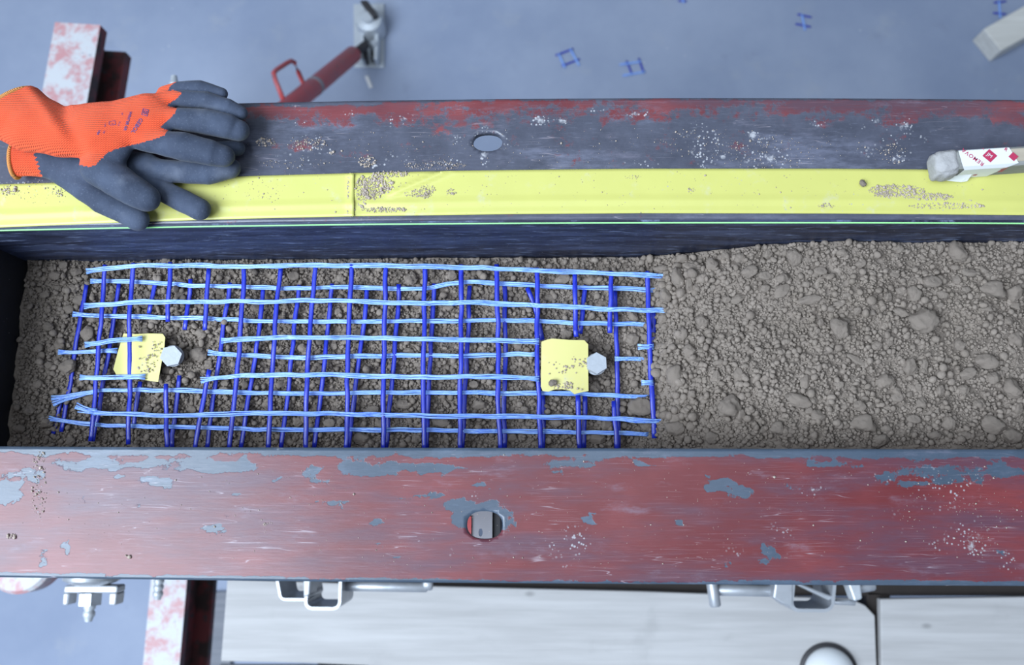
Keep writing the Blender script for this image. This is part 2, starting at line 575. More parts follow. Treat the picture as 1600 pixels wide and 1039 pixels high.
# ================================================================== SETTING
o = MB().box((0, 0.5, FLOOR - 0.05), 44, 44, 0.1).build('floor', M_FLOOR, loc=(0, 0.5, FLOOR))
tag(o, 'blue-grey concrete hall floor far below the box', 'floor', kind='structure')

# ================================================================== BEAMS
X0, X1 = -0.95, 0.95


def bow(x, mid, left, right):
    """edge line: value mid near x=0, bending to left / right at +-0.55"""
    x = np.asarray(x, float)
    return np.where(x < 0, mid + (left - mid) * (np.minimum(-x, 0.8) / 0.55) ** 2 * 0.9, mid + (right - mid) * (np.minimum(x, 0.8) / 0.5) ** 2 * 0.9)


def y_up_out(x): return bow(x, 0.4115, 0.4035, 0.4055)
def y_up_in(x): return bow(x, 0.2742, 0.2685, 0.2715)
def y_lo_in(x): return bow(x, 0.0347, 0.0352, 0.0347)
def y_lo_out(x): return bow(x, -0.0972, -0.0942, -0.0965)


def flange(name, yin, yout, holes, mat, parent, thick=0.010, nx=360, ny=40):
    xs = np.linspace(X0, X1, nx); vs = np.linspace(0, 1, ny)
    pts = []; edges = []
    lo, hi = (yin, yout) if yin(0) < yout(0) else (yout, yin)
    bidx = {}
    for j, v in enumerate(vs):
        for i, x in enumerate(xs):
            y = float(lo(x) + (hi(x) - lo(x)) * v)
            if any(((x - h[0]) / (h[2] * 1.12)) ** 2 + ((y - h[1]) / (h[3] * 1.15)) ** 2 < 1 for h in holes): continue
            bidx[(i, j)] = len(pts); pts.append(Vector((x, y)))
    for i in range(nx - 1):
        edges += [(bidx[(i, 0)], bidx[(i + 1, 0)]), (bidx[(i, ny - 1)], bidx[(i + 1, ny - 1)])]
    for j in range(ny - 1):
        edges += [(bidx[(0, j)], bidx[(0, j + 1)]), (bidx[(nx - 1, j)], bidx[(nx - 1, j + 1)])]
    for h in holes:
        n = 40; b = len(pts)
        for k in range(n):
            a = 2 * math.pi * k / n
            ca, sa = math.cos(a), math.sin(a)
            e = 0.86   # slightly squarish drilled slot
            pts.append(Vector((h[0] + h[2] * math.copysign(abs(ca) ** e, ca), h[1] + h[3] * math.copysign(abs(sa) ** e, sa))))
        edges += [(b + k, b + (k + 1) % n) for k in range(n)]
    v2, e2, f2 = delaunay_2d_cdt(pts, edges, [], 1, 1e-7)[:3]
    v2 = np.array([(p.x, p.y) for p in v2])
    tri = []
    for f in f2:
        c = v2[list(f)].mean(0)
        if any(max((abs(v2[i][0] - h[0]) / h[2]) ** (2 / .86) + (abs(v2[i][1] - h[1]) / h[3]) ** (2 / .86) for i in f) < 1.03 for h in holes): continue
        a, b_, c_ = v2[f[0]], v2[f[1]], v2[f[2]]
        f = list(f)
        if (b_[0] - a[0]) * (c_[1] - a[1]) - (b_[1] - a[1]) * (c_[0] - a[0]) < 0: f = f[::-1]
        tri.append(f)
    n = len(v2)
    ecount = {}
    for f in tri:
        for k in range(3):
            ecount[(f[k], f[(k + 1) % 3])] = 1
    faces = [f for f in tri] + [[i + n for i in f[::-1]] for f in tri]
    for (a, b_) in ecount:
        if (b_, a) not in ecount: faces += [[b_, a, n + a], [b_, n + a, n + b_]]
    wx = 0.0006 * (fbm(v2[:, 0] * 9, v2[:, 1] * 20, 3) - 0.5)
    V = np.concatenate([np.c_[v2, wx], np.c_[v2, wx - thick]])
    o = obj(name, V, np.array(faces), mat, parent)
    ex = np.concatenate([v2, v2])
    return o, ex


def patches(xy, plist, z=0.0, soft=0.8, warp=1.0):
    """sum of soft elliptic patches given by photo pixel centre / radii"""
    px, py = TOPX(np.c_[xy, np.full(len(xy), z)])
    wx = px + 34 * (fbm(px / 38.0, py / 20.0, 81) - 0.5) * 2 * warp; wy = py + 13 * (fbm(px / 30.0, py / 16.0, 82) - 0.5) * 2 * warp
    m = np.zeros(len(xy))
    for (x, y, rx, ry, s) in plist:
        d = np.sqrt(((wx - x) / rx) ** 2 + ((wy - y) / ry) ** 2)
        m = np.maximum(m, s * sstep(1 + soft, 1 - soft, d))
    return m, px, py


up = empty('steel_beam', (0, 0.342, -0.25), 'dark bare steel beam with a red painted outer edge, under the glove', 'beam')
hc = P(762, 221, 0)
fl, ex = flange('top_flange', y_up_in, y_up_out, [(hc.x, hc.y, 24.5 * S(0), 17 * S(0))], M_BEAM_UP, up)
redp = [(470, 185, 30, 14, 1), (455, 232, 26, 10, .8), (1145, 222, 18, 18, .7), (660, 180, 110, 18, 1), (545, 185, 40, 20, .9), (1000, 172, 90, 14, .9),
        (905, 168, 60, 12, .9), (1240, 165, 90, 16, 1), (1285, 185, 25, 12, .8), (1400, 178, 50, 16, .8), (1500, 170, 60, 14, .9), (1590, 185, 30, 20, 1), (840, 180, 35, 20, .8)]
rp, px, py = patches(ex, redp)
edgey = np.interp(px, [0, 390, 800, 1200, 1600], [170, 163, 154, 153, 157])
rn = fbm(px / 60.0, py / 25.0, 21)
rn2 = fbm(px / 45.0, py / 7.0, 23)
red = np.maximum(rp * (0.35 + 0.8 * rn), sstep(33, 6, (py - edgey) + 26 * (rn - 0.5)) * 0.95) * (0.55 + 0.85 * rn2)
red *= np.where(py - edgey < 3.5, 0.15, 1.0)
attr(fl, 'bare', 1.0 - red * 0.85)
dp = [(548, 177, 9, 6, 1), (467, 194, 9, 5, .9), (622, 187, 22, 12, .6), (415, 222, 20, 9, .7), (484, 225, 30, 11, .7), (574, 255, 18, 9, .8), (518, 239, 6, 5, 1), (685, 256, 40, 10, .7),
      (754, 246, 10, 14, .8), (713, 215, 8, 16, .6), (762, 221, 33, 24, .45), (840, 187, 13, 6, 1), (875, 189, 10, 5, .9), (1000, 177, 12, 6, .8), (1177, 212, 11, 8, 1), (1407, 247, 15, 11, 1), (1420, 195, 9, 10, 1),
      (1215, 245, 22, 12, .9), (1245, 255, 22, 9, .8), (1110, 232, 70, 32, .4), (1195, 225, 60, 34, .45), (1080, 205, 60, 18, .35), (980, 222, 30, 14, .3), (1360, 215, 60, 30, .35), (1280, 190, 16, 8, .7),
      (930, 176, 16, 6, .6), (1370, 190, 12, 6, .7), (450, 250, 60, 14, .4), (1010, 255, 40, 10, .45), (640, 245, 50, 14, .35), (30, 280, 80, 12, .45)]
dd, _, _ = patches(ex, dp, warp=0.4)
attr(fl, 'dust', dd)


def web(name, y, t, mat, parent, z0=-0.26, z1=-0.0105, nx=60):
    xs = np.linspace(X0, X1, nx)
    v = []; f = []
    for x in xs:
        yy = float(y(x))
        v += [(x, yy, z1), (x, yy + t, z1), (x, yy + t, z0), (x, yy, z0)]
    for i in range(nx - 1):
        a = i * 4; b = a + 4
        for k in range(4): f.append([a + k, b + k, b + (k + 1) % 4, a + (k + 1) % 4])
    f += [[0, 1, 2, 3], [(nx - 1) * 4 + k for k in (3, 2, 1, 0)]]
    o = obj(name, v, f, mat, parent)
    attr(o, 'bare', np.full(len(v), .3)); attr(o, 'dust', np.zeros(len(v)))
    return o


web('web', lambda x: y_up_in(x), 0.010, M_BEAM_UP, up)

lo_b = empty('steel_beam', (0, -0.03, -0.25), 'worn red painted steel beam along the near side of the soil', 'beam')
hc2 = P(757, 820.5, 0)
fl2, ex = flange('top_flange', y_lo_in, y_lo_out, [(hc2.x, hc2.y, 27.5 * S(0), 21 * S(0))], M_BEAM_LOW, lo_b)
bp = [(190, 725, 90, 11, .9), (255, 756, 28, 9, 1), (350, 728, 58, 13, 1), (300, 722, 60, 9, .7), (485, 741, 18, 11, 1), (560, 728, 70, 8, .6), (640, 733, 105, 10, 1), (320, 827, 22, 8, .95), (757, 810, 48, 25, .9), (715, 790, 34, 7, .95),
      (530, 790, 50, 4, .8), (187, 747, 12, 5, .9), (10, 770, 20, 22, .9), (45, 742, 30, 14, .8), (755, 760, 28, 5, .9), (650, 777, 34, 4, .8), (95, 850, 7, 14, .8), (130, 775, 14, 10, .6), (220, 787, 12, 7, .6), (433, 752, 10, 5, .8), (375, 770, 8, 5, .8),
      (580, 813, 8, 10, .6), (345, 809, 9, 4, .7), (60, 870, 9, 14, .6), (1120, 757, 28, 8, 1), (1160, 770, 28, 10, .9), (905, 811, 18, 8, .95), (1475, 740, 85, 17, .8), (1565, 735, 30, 14, .8), (1200, 865, 8, 20, .8), (1065, 817, 10, 6, .9),
      (1140, 878, 14, 7, .6), (1425, 760, 24, 6, .9), (995, 730, 18, 5, .8), (1300, 722, 60, 8, .7), (900, 722, 60, 9, .7), (880, 740, 20, 8, .6), (1240, 757, 22, 7, .5), (1580, 865, 20, 16, .5), (590, 849, 8, 7, .8), (612, 870, 8, 5, .6), (1020, 850, 14, 4, .4), (1390, 742, 20, 6, .8)]
bpm, px, py = patches(ex, bp, soft=0.75)
topy = np.interp(px, [0, 400, 800, 1600], [697, 699, 700, 702]); boty = np.interp(px, [0, 400, 800, 1600], [901, 905.5, 911, 914])
n1 = fbm(px / 35.0, py / 12.0, 5)
band = sstep(22, 7, (py - topy) + 16 * (n1 - 0.5)) * 0.95
bott = sstep(-7, -3, (py - boty) + 5 * (n1 - .5)) * 0.9
attr(fl2, 'bare', np.clip(np.maximum(np.maximum(bpm * (0.7 + 0.55 * n1), band), bott), 0, 1))
dp = [(1265, 765, 34, 14, .65), (1500, 852, 50, 20, .7), (1570, 875, 26, 20, .55), (1190, 775, 40, 20, .3), (1085, 805, 20, 12, .5), (60, 780, 14, 60, .45), (1390, 745, 60, 20, .35), (880, 860, 60, 30, .3), (1480, 780, 90, 60, .25), (745, 775, 20, 8, .4), (120, 772, 30, 4, .4), (125, 850, 16, 4, .5), (1300, 880, 120, 20, .15)]
dd, _, _ = patches(ex, dp, warp=0.4)
attr(fl2, 'dust', dd)
web('web', lambda x: y_lo_in(x) - 0.010, 0.010, M_BEAM_LOW, lo_b)
# gusset plate seen through the drilled slot
GZ = -0.2615
a = P(700, 790, GZ); b = P(769, 852, GZ)
a.y = 0.012
hcx = P(751, 832, GZ)
outl = [(a.x, b.y), (b.x, b.y), (b.x, a.y + .02), (a.x, a.y + .02)]
m = MB()
sl = [(hcx.x + 0.0026 * math.cos(q), hcx.y + 0.005 * math.sin(q)) for q in np.linspace(0, 2 * math.pi, 24, endpoint=False)]
def ringproj(q):
    c, s = math.cos(q), math.sin(q)
    k = []
    for (nx_, ny_, d) in ((1, 0, b.x - hcx.x), (-1, 0, hcx.x - a.x), (0, 1, a.y + .02 - hcx.y), (0, -1, hcx.y - b.y)):
        den = c * nx_ + s * ny_
        if den > 1e-6: k.append(d / den)
    r = min(k)
    return (hcx.x + c * r, hcx.y + s * r)
outer = [ringproj(q) for q in np.linspace(0, 2 * math.pi, 24, endpoint=False)]
m.ring_prism(outer, sl, (0, 0, GZ - 0.006), (1, 0, 0), (0, 1, 0), (0, 0, 0.006))
m.build('gusset_plate', M_PLATE, lo_b)
a2 = P(728, 840, GZ)
MB().box((a2.x + 0.001, a2.y + 0.012, GZ + .0015), 0.012, 0.03, 0.004).build('gusset_lug', M_RED, lo_b)
a3 = P(773, 820, GZ - .05)
MB().box((a3.x + 0.002, a3.y + .01, GZ - 0.056), 0.014, 0.08, 0.10).build('gusset_rib', M_DARK, lo_b)

# liner on the far wall, black end panel, trough bottom
LN = 0.004
xs = np.linspace(-0.63, X1, 70)
v = []; f = []
for x in xs:
    yy = float(y_up_in(x)) - 0.0002
    v += [(x, yy - LN, 0.0006), (x, yy, 0.0006), (x, yy, -0.24), (x, yy - LN, -0.24)]
for i in range(len(xs) - 1):
    a_ = i * 4; b_ = a_ + 4
    for k in range(4): f.append([a_ + k, b_ + k, b_ + (k + 1) % 4, a_ + (k + 1) % 4])
f += [[0, 1, 2, 3], [len(v) - 4 + k for k in (3, 2, 1, 0)]]
ln = empty('plastic_liner', (0, 0.271, -0.24), 'scuffed dark blue plastic liner covering the far inner wall of the box', 'liner')
obj('sheet', v, f, M_LINER, ln)
m = MB(); v = []; f = []
for x in xs:
    yy = float(y_up_in(x)) - 0.0002
    v += [(x, yy - LN - .0002, 0.0022), (x, yy - LN + .0010, 0.0022), (x, yy - LN + .0010, 0.0006), (x, yy - LN - .0002, 0.0006)]
f = []
for i in range(len(xs) - 1):
    a_ = i * 4; b_ = a_ + 4
    for k in range(4): f.append([a_ + k, b_ + k, b_ + (k + 1) % 4, a_ + (k + 1) % 4])
f += [[0, 1, 2, 3], [len(v) - 4 + k for k in (3, 2, 1, 0)]]
g = obj('edge_strip', v, f, M_GREEN, ln); g['label'] = 'bright green edge strip'
EX = -0.617
o = MB().box((EX - 0.008, 0.1515, -0.121), 0.016, 0.232, 0.24).build('end_panel', M_END, loc=(EX - 0.008, 0.1515, -0.241))
bevel(tag(o, 'black panel closing the left end of the soil box', 'panel'), 0.002)
o = MB().box((0.16, 0.1515, -0.249), 1.58, 0.245, 0.012).build('box_bottom', M_DARK, loc=(0.16, 0.1515, -0.255))
tag(o, 'dark steel bottom plate carrying the soil in the box', 'plate')


# ================================================================== SOIL
def zsoil(x, y):
    px, py = TOPX(np.stack([x, y, np.full_like(x, -0.1)], -1))
    s = sstep(985, 1290, px + 18 * np.sin(py / 45.0))
    z = -0.131 + 0.066 * s
    z = z + 0.010 * sstep(140, 30, px)                       # heaped against the end panel
    z = z + 0.006 * (fbm(x * 16, y * 16, 31) - 0.5) * 2 + 0.0035 * (fbm(x * 55, y * 55, 37) - 0.5) * 2
    z = z + 0.004 * sstep(960, 1040, px) * (1 - s)
    z = z + 0.017 * sstep(1008, 1052, px + 8 * np.sin(py / 17.0)) * sstep(1260, 1090, px) * sstep(404, 432, py)
    z = z + 0.0022 * (fbm(x * 120, y * 120, 47, 2) - 0.5) * 2
    # shallow pits round the two bolts, a trailing groove on the right
    for bx, by, r, dz in ((290, 545, 26, .006), (940, 550, 34, .004), (1275, 505, 26, .007), (1140, 620, 22, .003)):
        z = z - dz * np.exp(-(((px - bx) / r) ** 2 + ((py - by) / r) ** 2))
    return z


nx, ny = 760, 130
gx = np.linspace(EX + 0.0005, X1 - 0.02, nx); gy = np.linspace(0.0365, 0.2680, ny)
GX, GY = np.meshgrid(gx, gy)
GZ = zsoil(GX, GY) + 0.0016 * (fbm(GX * 230, GY * 230, 41, 3) - 0.5) * 2
GY2 = np.where(GY > 0.262, np.minimum(GY, y_up_in(GX) - LN - 0.0008), GY)
V = np.stack([GX, GY2, GZ], -1).reshape(-1, 3)
idx = np.arange(nx * ny).reshape(ny, nx)
F = np.stack([idx[:-1, :-1], idx[:-1, 1:], idx[1:, 1:], idx[1:, :-1]], -1).reshape(-1, 4)
# skirt and bottom so that the soil body is solid
per = np.concatenate([idx[0, :], idx[1:, -1], idx[-1, -2::-1], idx[-2:0:-1, 0]])
VB = V[per].copy(); VB[:, 2] = -0.2425
nb = len(V)
k = np.arange(len(per)); k2 = (k + 1) % len(per)
FS = np.stack([per[k], nb + k, nb + k2, per[k2]], -1)
V = np.concatenate([V, VB]); F = np.concatenate([F, FS])
soil = obj('soil_bed', V, F, M_SOIL, None, True, loc=(0.1, 0.152, -0.2425))
tag(soil, 'loose grey-brown crumbly soil filling the long box', 'soil', kind='stuff')

N = 78000
xx = RNG.uniform(EX + 0.004, 0.80, N); yy = RNG.uniform(0.040, 0.2665, N)
r = np.clip(RNG.lognormal(math.log(0.00122), 0.45, N), 0.0006, 0.0042)
# coarser heap near the buried edge of the grid and along the walls
pxx, pyy = TOPX(np.stack([xx, yy, np.full(N, -0.1)], -1))
r *= 1 + 0.45 * np.exp(-((pxx - 1070) / 70) ** 2) * (fbm(xx * 30, yy * 30, 51) > 0.5)
pos = np.stack([xx, yy, zsoil(xx, yy) + r * RNG.uniform(-0.2, 2.0, N)], -1)
big = r > 0.0020
v1, f1, m1 = crumbs(pos[~big], r[~big], 1, RNG)
v2_, f2_, m2 = crumbs(pos[big], r[big], 2, RNG)
o = obj('soil_crumbs', np.concatenate([v1, v2_]), np.concatenate([f1, f2_ + len(v1)]), M_SOIL, None, True, loc=(0.1, 0.152, -0.14))
tag(o, 'fine soil crumbs covering the surface of the soil bed', 'soil crumbs', kind='stuff')

# ---- clods: meshes shared between copies
CL = []
bv, bf = ico(4)
for k in range(14):
    rg = np.random.default_rng(100 + k)
    d = np.ones(len(bv))
    for j in range(7):
        ax = rg.normal(size=3); ax /= np.linalg.norm(ax)
        d += rg.uniform(-0.6, 1) * 0.14 * np.sin(bv @ ax * rg.uniform(1.5, 4.5) + rg.uniform(0, 6))
    for j in range(6):    # broken flats
        ax = rg.normal(size=3); ax /= np.linalg.norm(ax)
        h = bv @ ax
        d = np.where(h * d > 0.78, 0.78 / np.maximum(h, 1e-3), d)
    pv = bv * d[:, None]
    d2 = 1 + 0.16 * (fbm(pv[:, 0] * 4 + k, pv[:, 1] * 4 + pv[:, 2] * 3, 60 + k, 4) - 0.5) * 2 + 0.07 * (fbm(pv[:, 0] * 12 + k, pv[:, 1] * 12 + pv[:, 2] * 9, 80 + k, 2) - 0.5) * 2
    me = bpy.data.meshes.new('clod')
    me.from_pydata((pv * d2[:, None]).tolist(), [], bf.tolist())
    me.polygons.foreach_set('use_smooth', np.ones(len(me.polygons), dtype=bool))
    me.materials.append(M_CLOD)
    CL.append(me)


def clod(px, py, rx, ry, label, group=None, ang=None, zoff=0.55, k=[0], z=None):
    p = P(px, py, -0.1)
    for _ in range(3):
        zz = float(zsoil(np.array([p.x]), np.array([p.y]))[0]) if z is None else z
        p = P(px, py, zz + 0.004)
    s = S(zz)
    k[0] += 1
    o = bpy.data.objects.new('soil_clod', CL[k[0] % len(CL)])
    COL.objects.link(o)
    o.scale = (rx * s * 1.04, ry * s * 1.04, min(rx, ry) * s * 0.80)
    p.y = min(max(p.y, 0.039 + ry * s), float(y_up_in(p.x)) - 0.006 - ry * s)
    o.location = (p.x, p.y, zz + min(rx, ry) * s * zoff + 0.0008)
    o.rotation_euler = (random.uniform(-.15, .15), random.uniform(-.15, .15), math.radians(random.uniform(-14, 14) if ang is None else ang))
    tag(o, label, 'soil clod', group)
    return o


named = [
    (1492, 381.6, 15, 16, 'large smooth rounded clod against the far liner at the right', 0),
    (1549, 452, 20, 14, 'large flat oval clod near the right edge beside an angular clod', -8),
    (1583, 457.5, 15, 14, 'angular pale clod right of the large flat oval clod', 30),
    (1442.5, 502.5, 21, 20, 'biggest round half-buried clod in the right part of the soil', 0),
    (1311, 514, 15, 16, 'round clod sitting beside a dark pit in the soil', 20),
    (1427, 457, 10, 14, 'upright oval clod above the biggest round clod', -10),
    (1454, 440, 12, 11, 'half-buried clod just up from the upright oval clod', 0),
    (1406, 488, 12, 7, 'slanted elongated clod left of the biggest round clod', -28),
    (1587, 529, 12, 12, 'clod at the right picture edge midway down the soil', 0),
    (1420, 575, 12.5, 13, 'isolated round clod with a dark crescent shadow below the biggest clod', 0),
    (1381, 596, 13, 13, 'angular clod left of and below the isolated round clod', 25),
    (1542, 565, 16, 13, 'smooth oval clod topping a group of three near the right edge', -5),
    (1512, 584, 12, 9, 'flat wedge clod left of and below the smooth oval clod', 10),
    (1553, 590, 10, 10, 'small round clod just below the smooth oval clod', 0),
    (1579, 608, 14, 14, 'round clod lowest of the group near the right edge', 0),
    (1346, 661, 20, 14, 'broad flat clod near the red beam right of centre', 0),
    (1375, 687, 14, 11, 'shadowed clod tucked against the red beam', 15),
    (1482, 661, 10, 12, 'pointed clod near the red beam between two broad clods', 25),
    (1549, 665, 20, 13, 'broad oval clod near the red beam in the right corner', -12),
    (1579, 680, 13, 12, 'clod right of and below the broad oval corner clod', 0),
    (1337, 561, 14, 6, 'thin sliver-shaped clod lying slanted in the right soil', -32),
    (1246, 626, 21, 10, 'long slanted flat clod beside a groove in the soil', -22),
    (1139, 635, 18, 15, 'large oval clod in the soil right of the grid end', 15),
    (1157, 650, 9, 9, 'small clod touching the large oval clod at its lower right', 0),
    (1054, 588, 12, 22, 'long upright clod next to the buried end of the grid', -8),
    (1266, 468, 18, 8, 'thin flat stone-like clod beside a dark hollow', 14),
    (1221, 455, 9, 15, 'tall narrow clod left of the dark hollow', -38),
    (1154, 466, 12, 8, 'pale kidney-shaped clod alone right of the grid end', 18),
    (1058, 434, 11, 15, 'blocky clod lying over the topmost strand end of the grid', 0),
    (1081, 419, 13, 9, 'pale slab clod behind the blocky clod at the grid end', -25),
    (1066, 402, 12, 9, 'clod nearest the liner in the heap at the grid end', 0),
    (1034, 421, 12, 8, 'flat clod above the corner of the blue grid', 0),
    (1112, 416, 11, 12, 'rough clod right of the pale slab clod in the heap', 0),
    (1240, 401, 11, 14, 'upright clod near the liner at the crest of the slope', 0),
    (999, 635, 17, 16, 'large clod lying on the lower right corner of the grid', 0),
    (987, 531, 11, 10, 'clod resting inside the last grid openings right of the bolt', 0),
    (931, 608, 9, 12, 'clod touching the lower right corner of the right yellow tab', 15),
    (948, 664, 10, 10, 'clod on the lowest grid strands left of the large corner clod', 0),
    (311, 554, 14, 13, 'round clod right of the left hex bolt', 0),
    (138, 521, 12, 14, 'rounded clod left of the left yellow tab between grid strands', 0),
    (106, 574, 13, 12, 'dark clod outside the left edge of the grid', 0),
]
for (x, y, rx, ry, lab, a) in named:
    clod(x, y, rx, ry, lab, None, a)
SHORT = ['large smooth clod against the liner', 'large flat oval clod', 'angular pale clod', 'biggest round clod', 'round clod beside the dark pit', 'upright oval clod', 'half-buried clod', 'slanted elongated clod', 'clod at the right picture edge',
         'isolated round clod', 'angular clod below it', 'smooth oval clod near the right edge', 'flat wedge clod', 'small round clod near the right edge', 'lowest round clod near the right edge', 'broad flat clod near the red beam', 'clod tucked against the red beam',
         'pointed clod near the red beam', 'broad oval corner clod', 'last corner clod', 'sliver-shaped clod', 'long slanted flat clod', 'large oval clod', 'clod touching the large oval clod', 'long upright clod', 'thin flat clod beside the hollow', 'tall narrow clod',
         'pale kidney-shaped clod', 'blocky clod on the strand end', 'pale slab clod', 'heap clod nearest the liner', 'flat clod above the grid corner', 'rough heap clod', 'upright clod at the slope crest', 'large clod on the grid corner', 'clod in the last grid openings',
         'clod at the right yellow tab', 'clod on the lowest strands', 'round clod by the left bolt', 'rounded clod by the left tab', 'dark clod outside the grid']
ANCH = [(n_[0], n_[1], sh) for n_, sh in zip(named, SHORT)]
ANCH = [a for a in ANCH if a[2] != 'angular clod below it'] + [(267, 556, 'left hex bolt'), (218, 558, 'left yellow tab'), (882, 572, 'right yellow tab'), (933, 567, 'right hex bolt')]
for i_, cx_ in enumerate((439, 493, 550, 603, 664, 721, 778)):
    nth = ('sixth', 'seventh', 'eighth', 'ninth', 'tenth', 'eleventh', 'twelfth')[i_]
    ANCH += [(cx_, 440, nth + ' cross strand, far end'), (cx_, 550, nth + ' cross strand, middle'), (cx_, 660, nth + ' cross strand, near end')]
ANCH += [(382, 440, 'fifth cross strand, far end'), (382, 640, 'fifth cross strand, near end'), (25, 650, 'black end panel, near corner'), (45, 420, 'black end panel, far corner'), (45, 540, 'black end panel, middle')]


def small_label(x, y):
    d, ax_, ay_, sh = min((math.hypot((x - a) , (y - b)), a, b, c_) for a, b, c_ in ANCH)
    dx, dy = x - ax_, y - ay_
    rel = ('right of' if dx > 0 else 'left of') if abs(dx) > abs(dy) else ('in front of' if dy > 0 else 'behind')
    return 'small soil clod %s %s the %s' % ('just' if d < 27 else 'some way' if d > 52 else 'a little', rel, sh)


SMALLG = 'small soil clods in the box'
med = [(1495, 417, 8, 6), (1537, 422, 7, 7), (1542, 482, 10, 6), (1469, 380, 6, 9), (1409, 454, 8, 8), (1454, 480, 5, 7), (1472, 459, 8, 7), (1426, 654, 9, 8), (1444, 569, 6, 9), (1441, 629, 9, 8),
       (1469, 611, 8, 8), (1385, 670, 8, 8), (1344, 634, 9, 9), (1171, 425, 12, 10), (1223, 434, 9, 9), (1039, 461, 11, 11), (1054, 476, 8, 7), (1036, 498, 10, 9), (1066, 522, 9, 11), (1077, 549, 11, 10),
       (1096, 502, 9, 11), (1281, 423, 9, 8), (1099, 434, 7, 7), (1090, 449, 7, 7), (1077, 444, 6, 9), (1124, 566, 10, 6), (1120, 590, 6, 13), (1154, 586, 7, 11), (1259, 596, 8, 13), (1277, 650, 12, 9), (1214, 669, 12, 11),
       (1081, 616, 8, 9), (1056, 669, 15, 12), (1112, 684, 11, 9), (1199, 592, 5, 8), (1194, 430, 9, 8), (1155, 405, 9, 10), (1135, 398, 8, 8), (1200, 398, 9, 8), (1315, 395, 9, 8), (1404, 388, 8, 8), (1345, 412, 8, 7),
       (1497, 436, 7, 8), (1516, 427, 13, 6), (1587, 478, 8, 6), (1340, 485, 8, 7), (1370, 540, 9, 8), (1500, 540, 10, 8), (1310, 600, 7, 7), (1400, 620, 8, 9), (1505, 610, 9, 8), (1530, 630, 9, 7), (1590, 640, 9, 9), (1460, 680, 9, 8), (1510, 680, 8, 7)]
for (x, y, rx, ry) in med:
    clod(x, y, rx, ry, small_label(x, y), SMALLG)
medg = [(879, 437, 12, 9), (924, 437, 12, 9), (989, 494, 9, 9), (861, 465, 10, 7), (925, 493, 7, 7), (1010, 666, 8, 8), (932, 686, 14, 8), (884, 521, 9, 8), (459, 431, 8, 9), (531, 436, 7, 8), (642, 436, 10, 9), (706, 431, 9, 8),
        (472, 544, 8, 9), (521, 540, 7, 8), (498, 576, 6, 6), (601, 598, 9, 8), (629, 632, 13, 7), (583, 642, 13, 9), (750, 632, 13, 8), (690, 660, 14, 8), (564, 686, 14, 9), (479, 655, 10, 8), (515, 660, 8, 8), (750, 557, 12, 7),
        (596, 661, 9, 7), (465, 660, 8, 7), (659, 462, 8, 8), (640, 550, 9, 7), (700, 480, 8, 6), (440, 600, 8, 7), (400, 480, 8, 7), (560, 520, 7, 7), (820, 640, 9, 7), (870, 660, 9, 7), (810, 540, 8, 7), (420, 630, 8, 7), (350, 610, 8, 8), (230, 640, 8, 7),
        (190, 656, 9, 7), (326, 570, 7, 7), (315, 521, 9, 9), (300, 640, 8, 7), (175, 465, 7, 7), (280, 460, 7, 7), (345, 455, 8, 7), (240, 500, 9, 8), (400, 560, 7, 7), (540, 470, 7, 7), (600, 450, 8, 7), (720, 520, 7, 7), (740, 600, 7, 7), (380, 655, 9, 7), (650, 685, 9, 7), (800, 685, 9, 7), (450, 690, 9, 7)]
for (x, y, rx, ry) in medg:
    clod(x, y, rx, ry, small_label(x, y), SMALLG)
medl = [(108, 483, 10, 9), (124, 470, 9, 9), (148, 497, 8, 8), (93, 539, 9, 8), (141, 622, 10, 8), (73, 660, 11, 9), (60, 600, 8, 8), (75, 510, 8, 7), (85, 430, 9, 8), (70, 460, 7, 7), (100, 405, 8, 7), (45, 640, 9, 8), (110, 690, 8, 7), (30, 670, 9, 8), (75, 570, 8, 7), (60, 545, 7, 7), (120, 425, 8, 7)]
for (x, y, rx, ry) in medl:
    clod(x, y, rx, ry, small_label(x, y), SMALLG)
rg = random.Random(5)
for i in range(95):
    x = rg.uniform(1090, 1590); y = rg.uniform(385, 690); q = rg.uniform(3.6, 6.5)
    clod(x, y, q * rg.uniform(.9, 1.3), q, small_label(x, y), SMALLG)
for i in range(30):
    x = rg.uniform(60, 1060); y = rg.uniform(408, 690); q = rg.uniform(4, 6.5)
    clod(x, y, q * rg.uniform(.9, 1.3), q, small_label(x, y), SMALLG)

# ================================================================== GEOGRIDS
ZL, ZU = -0.119, -0.108


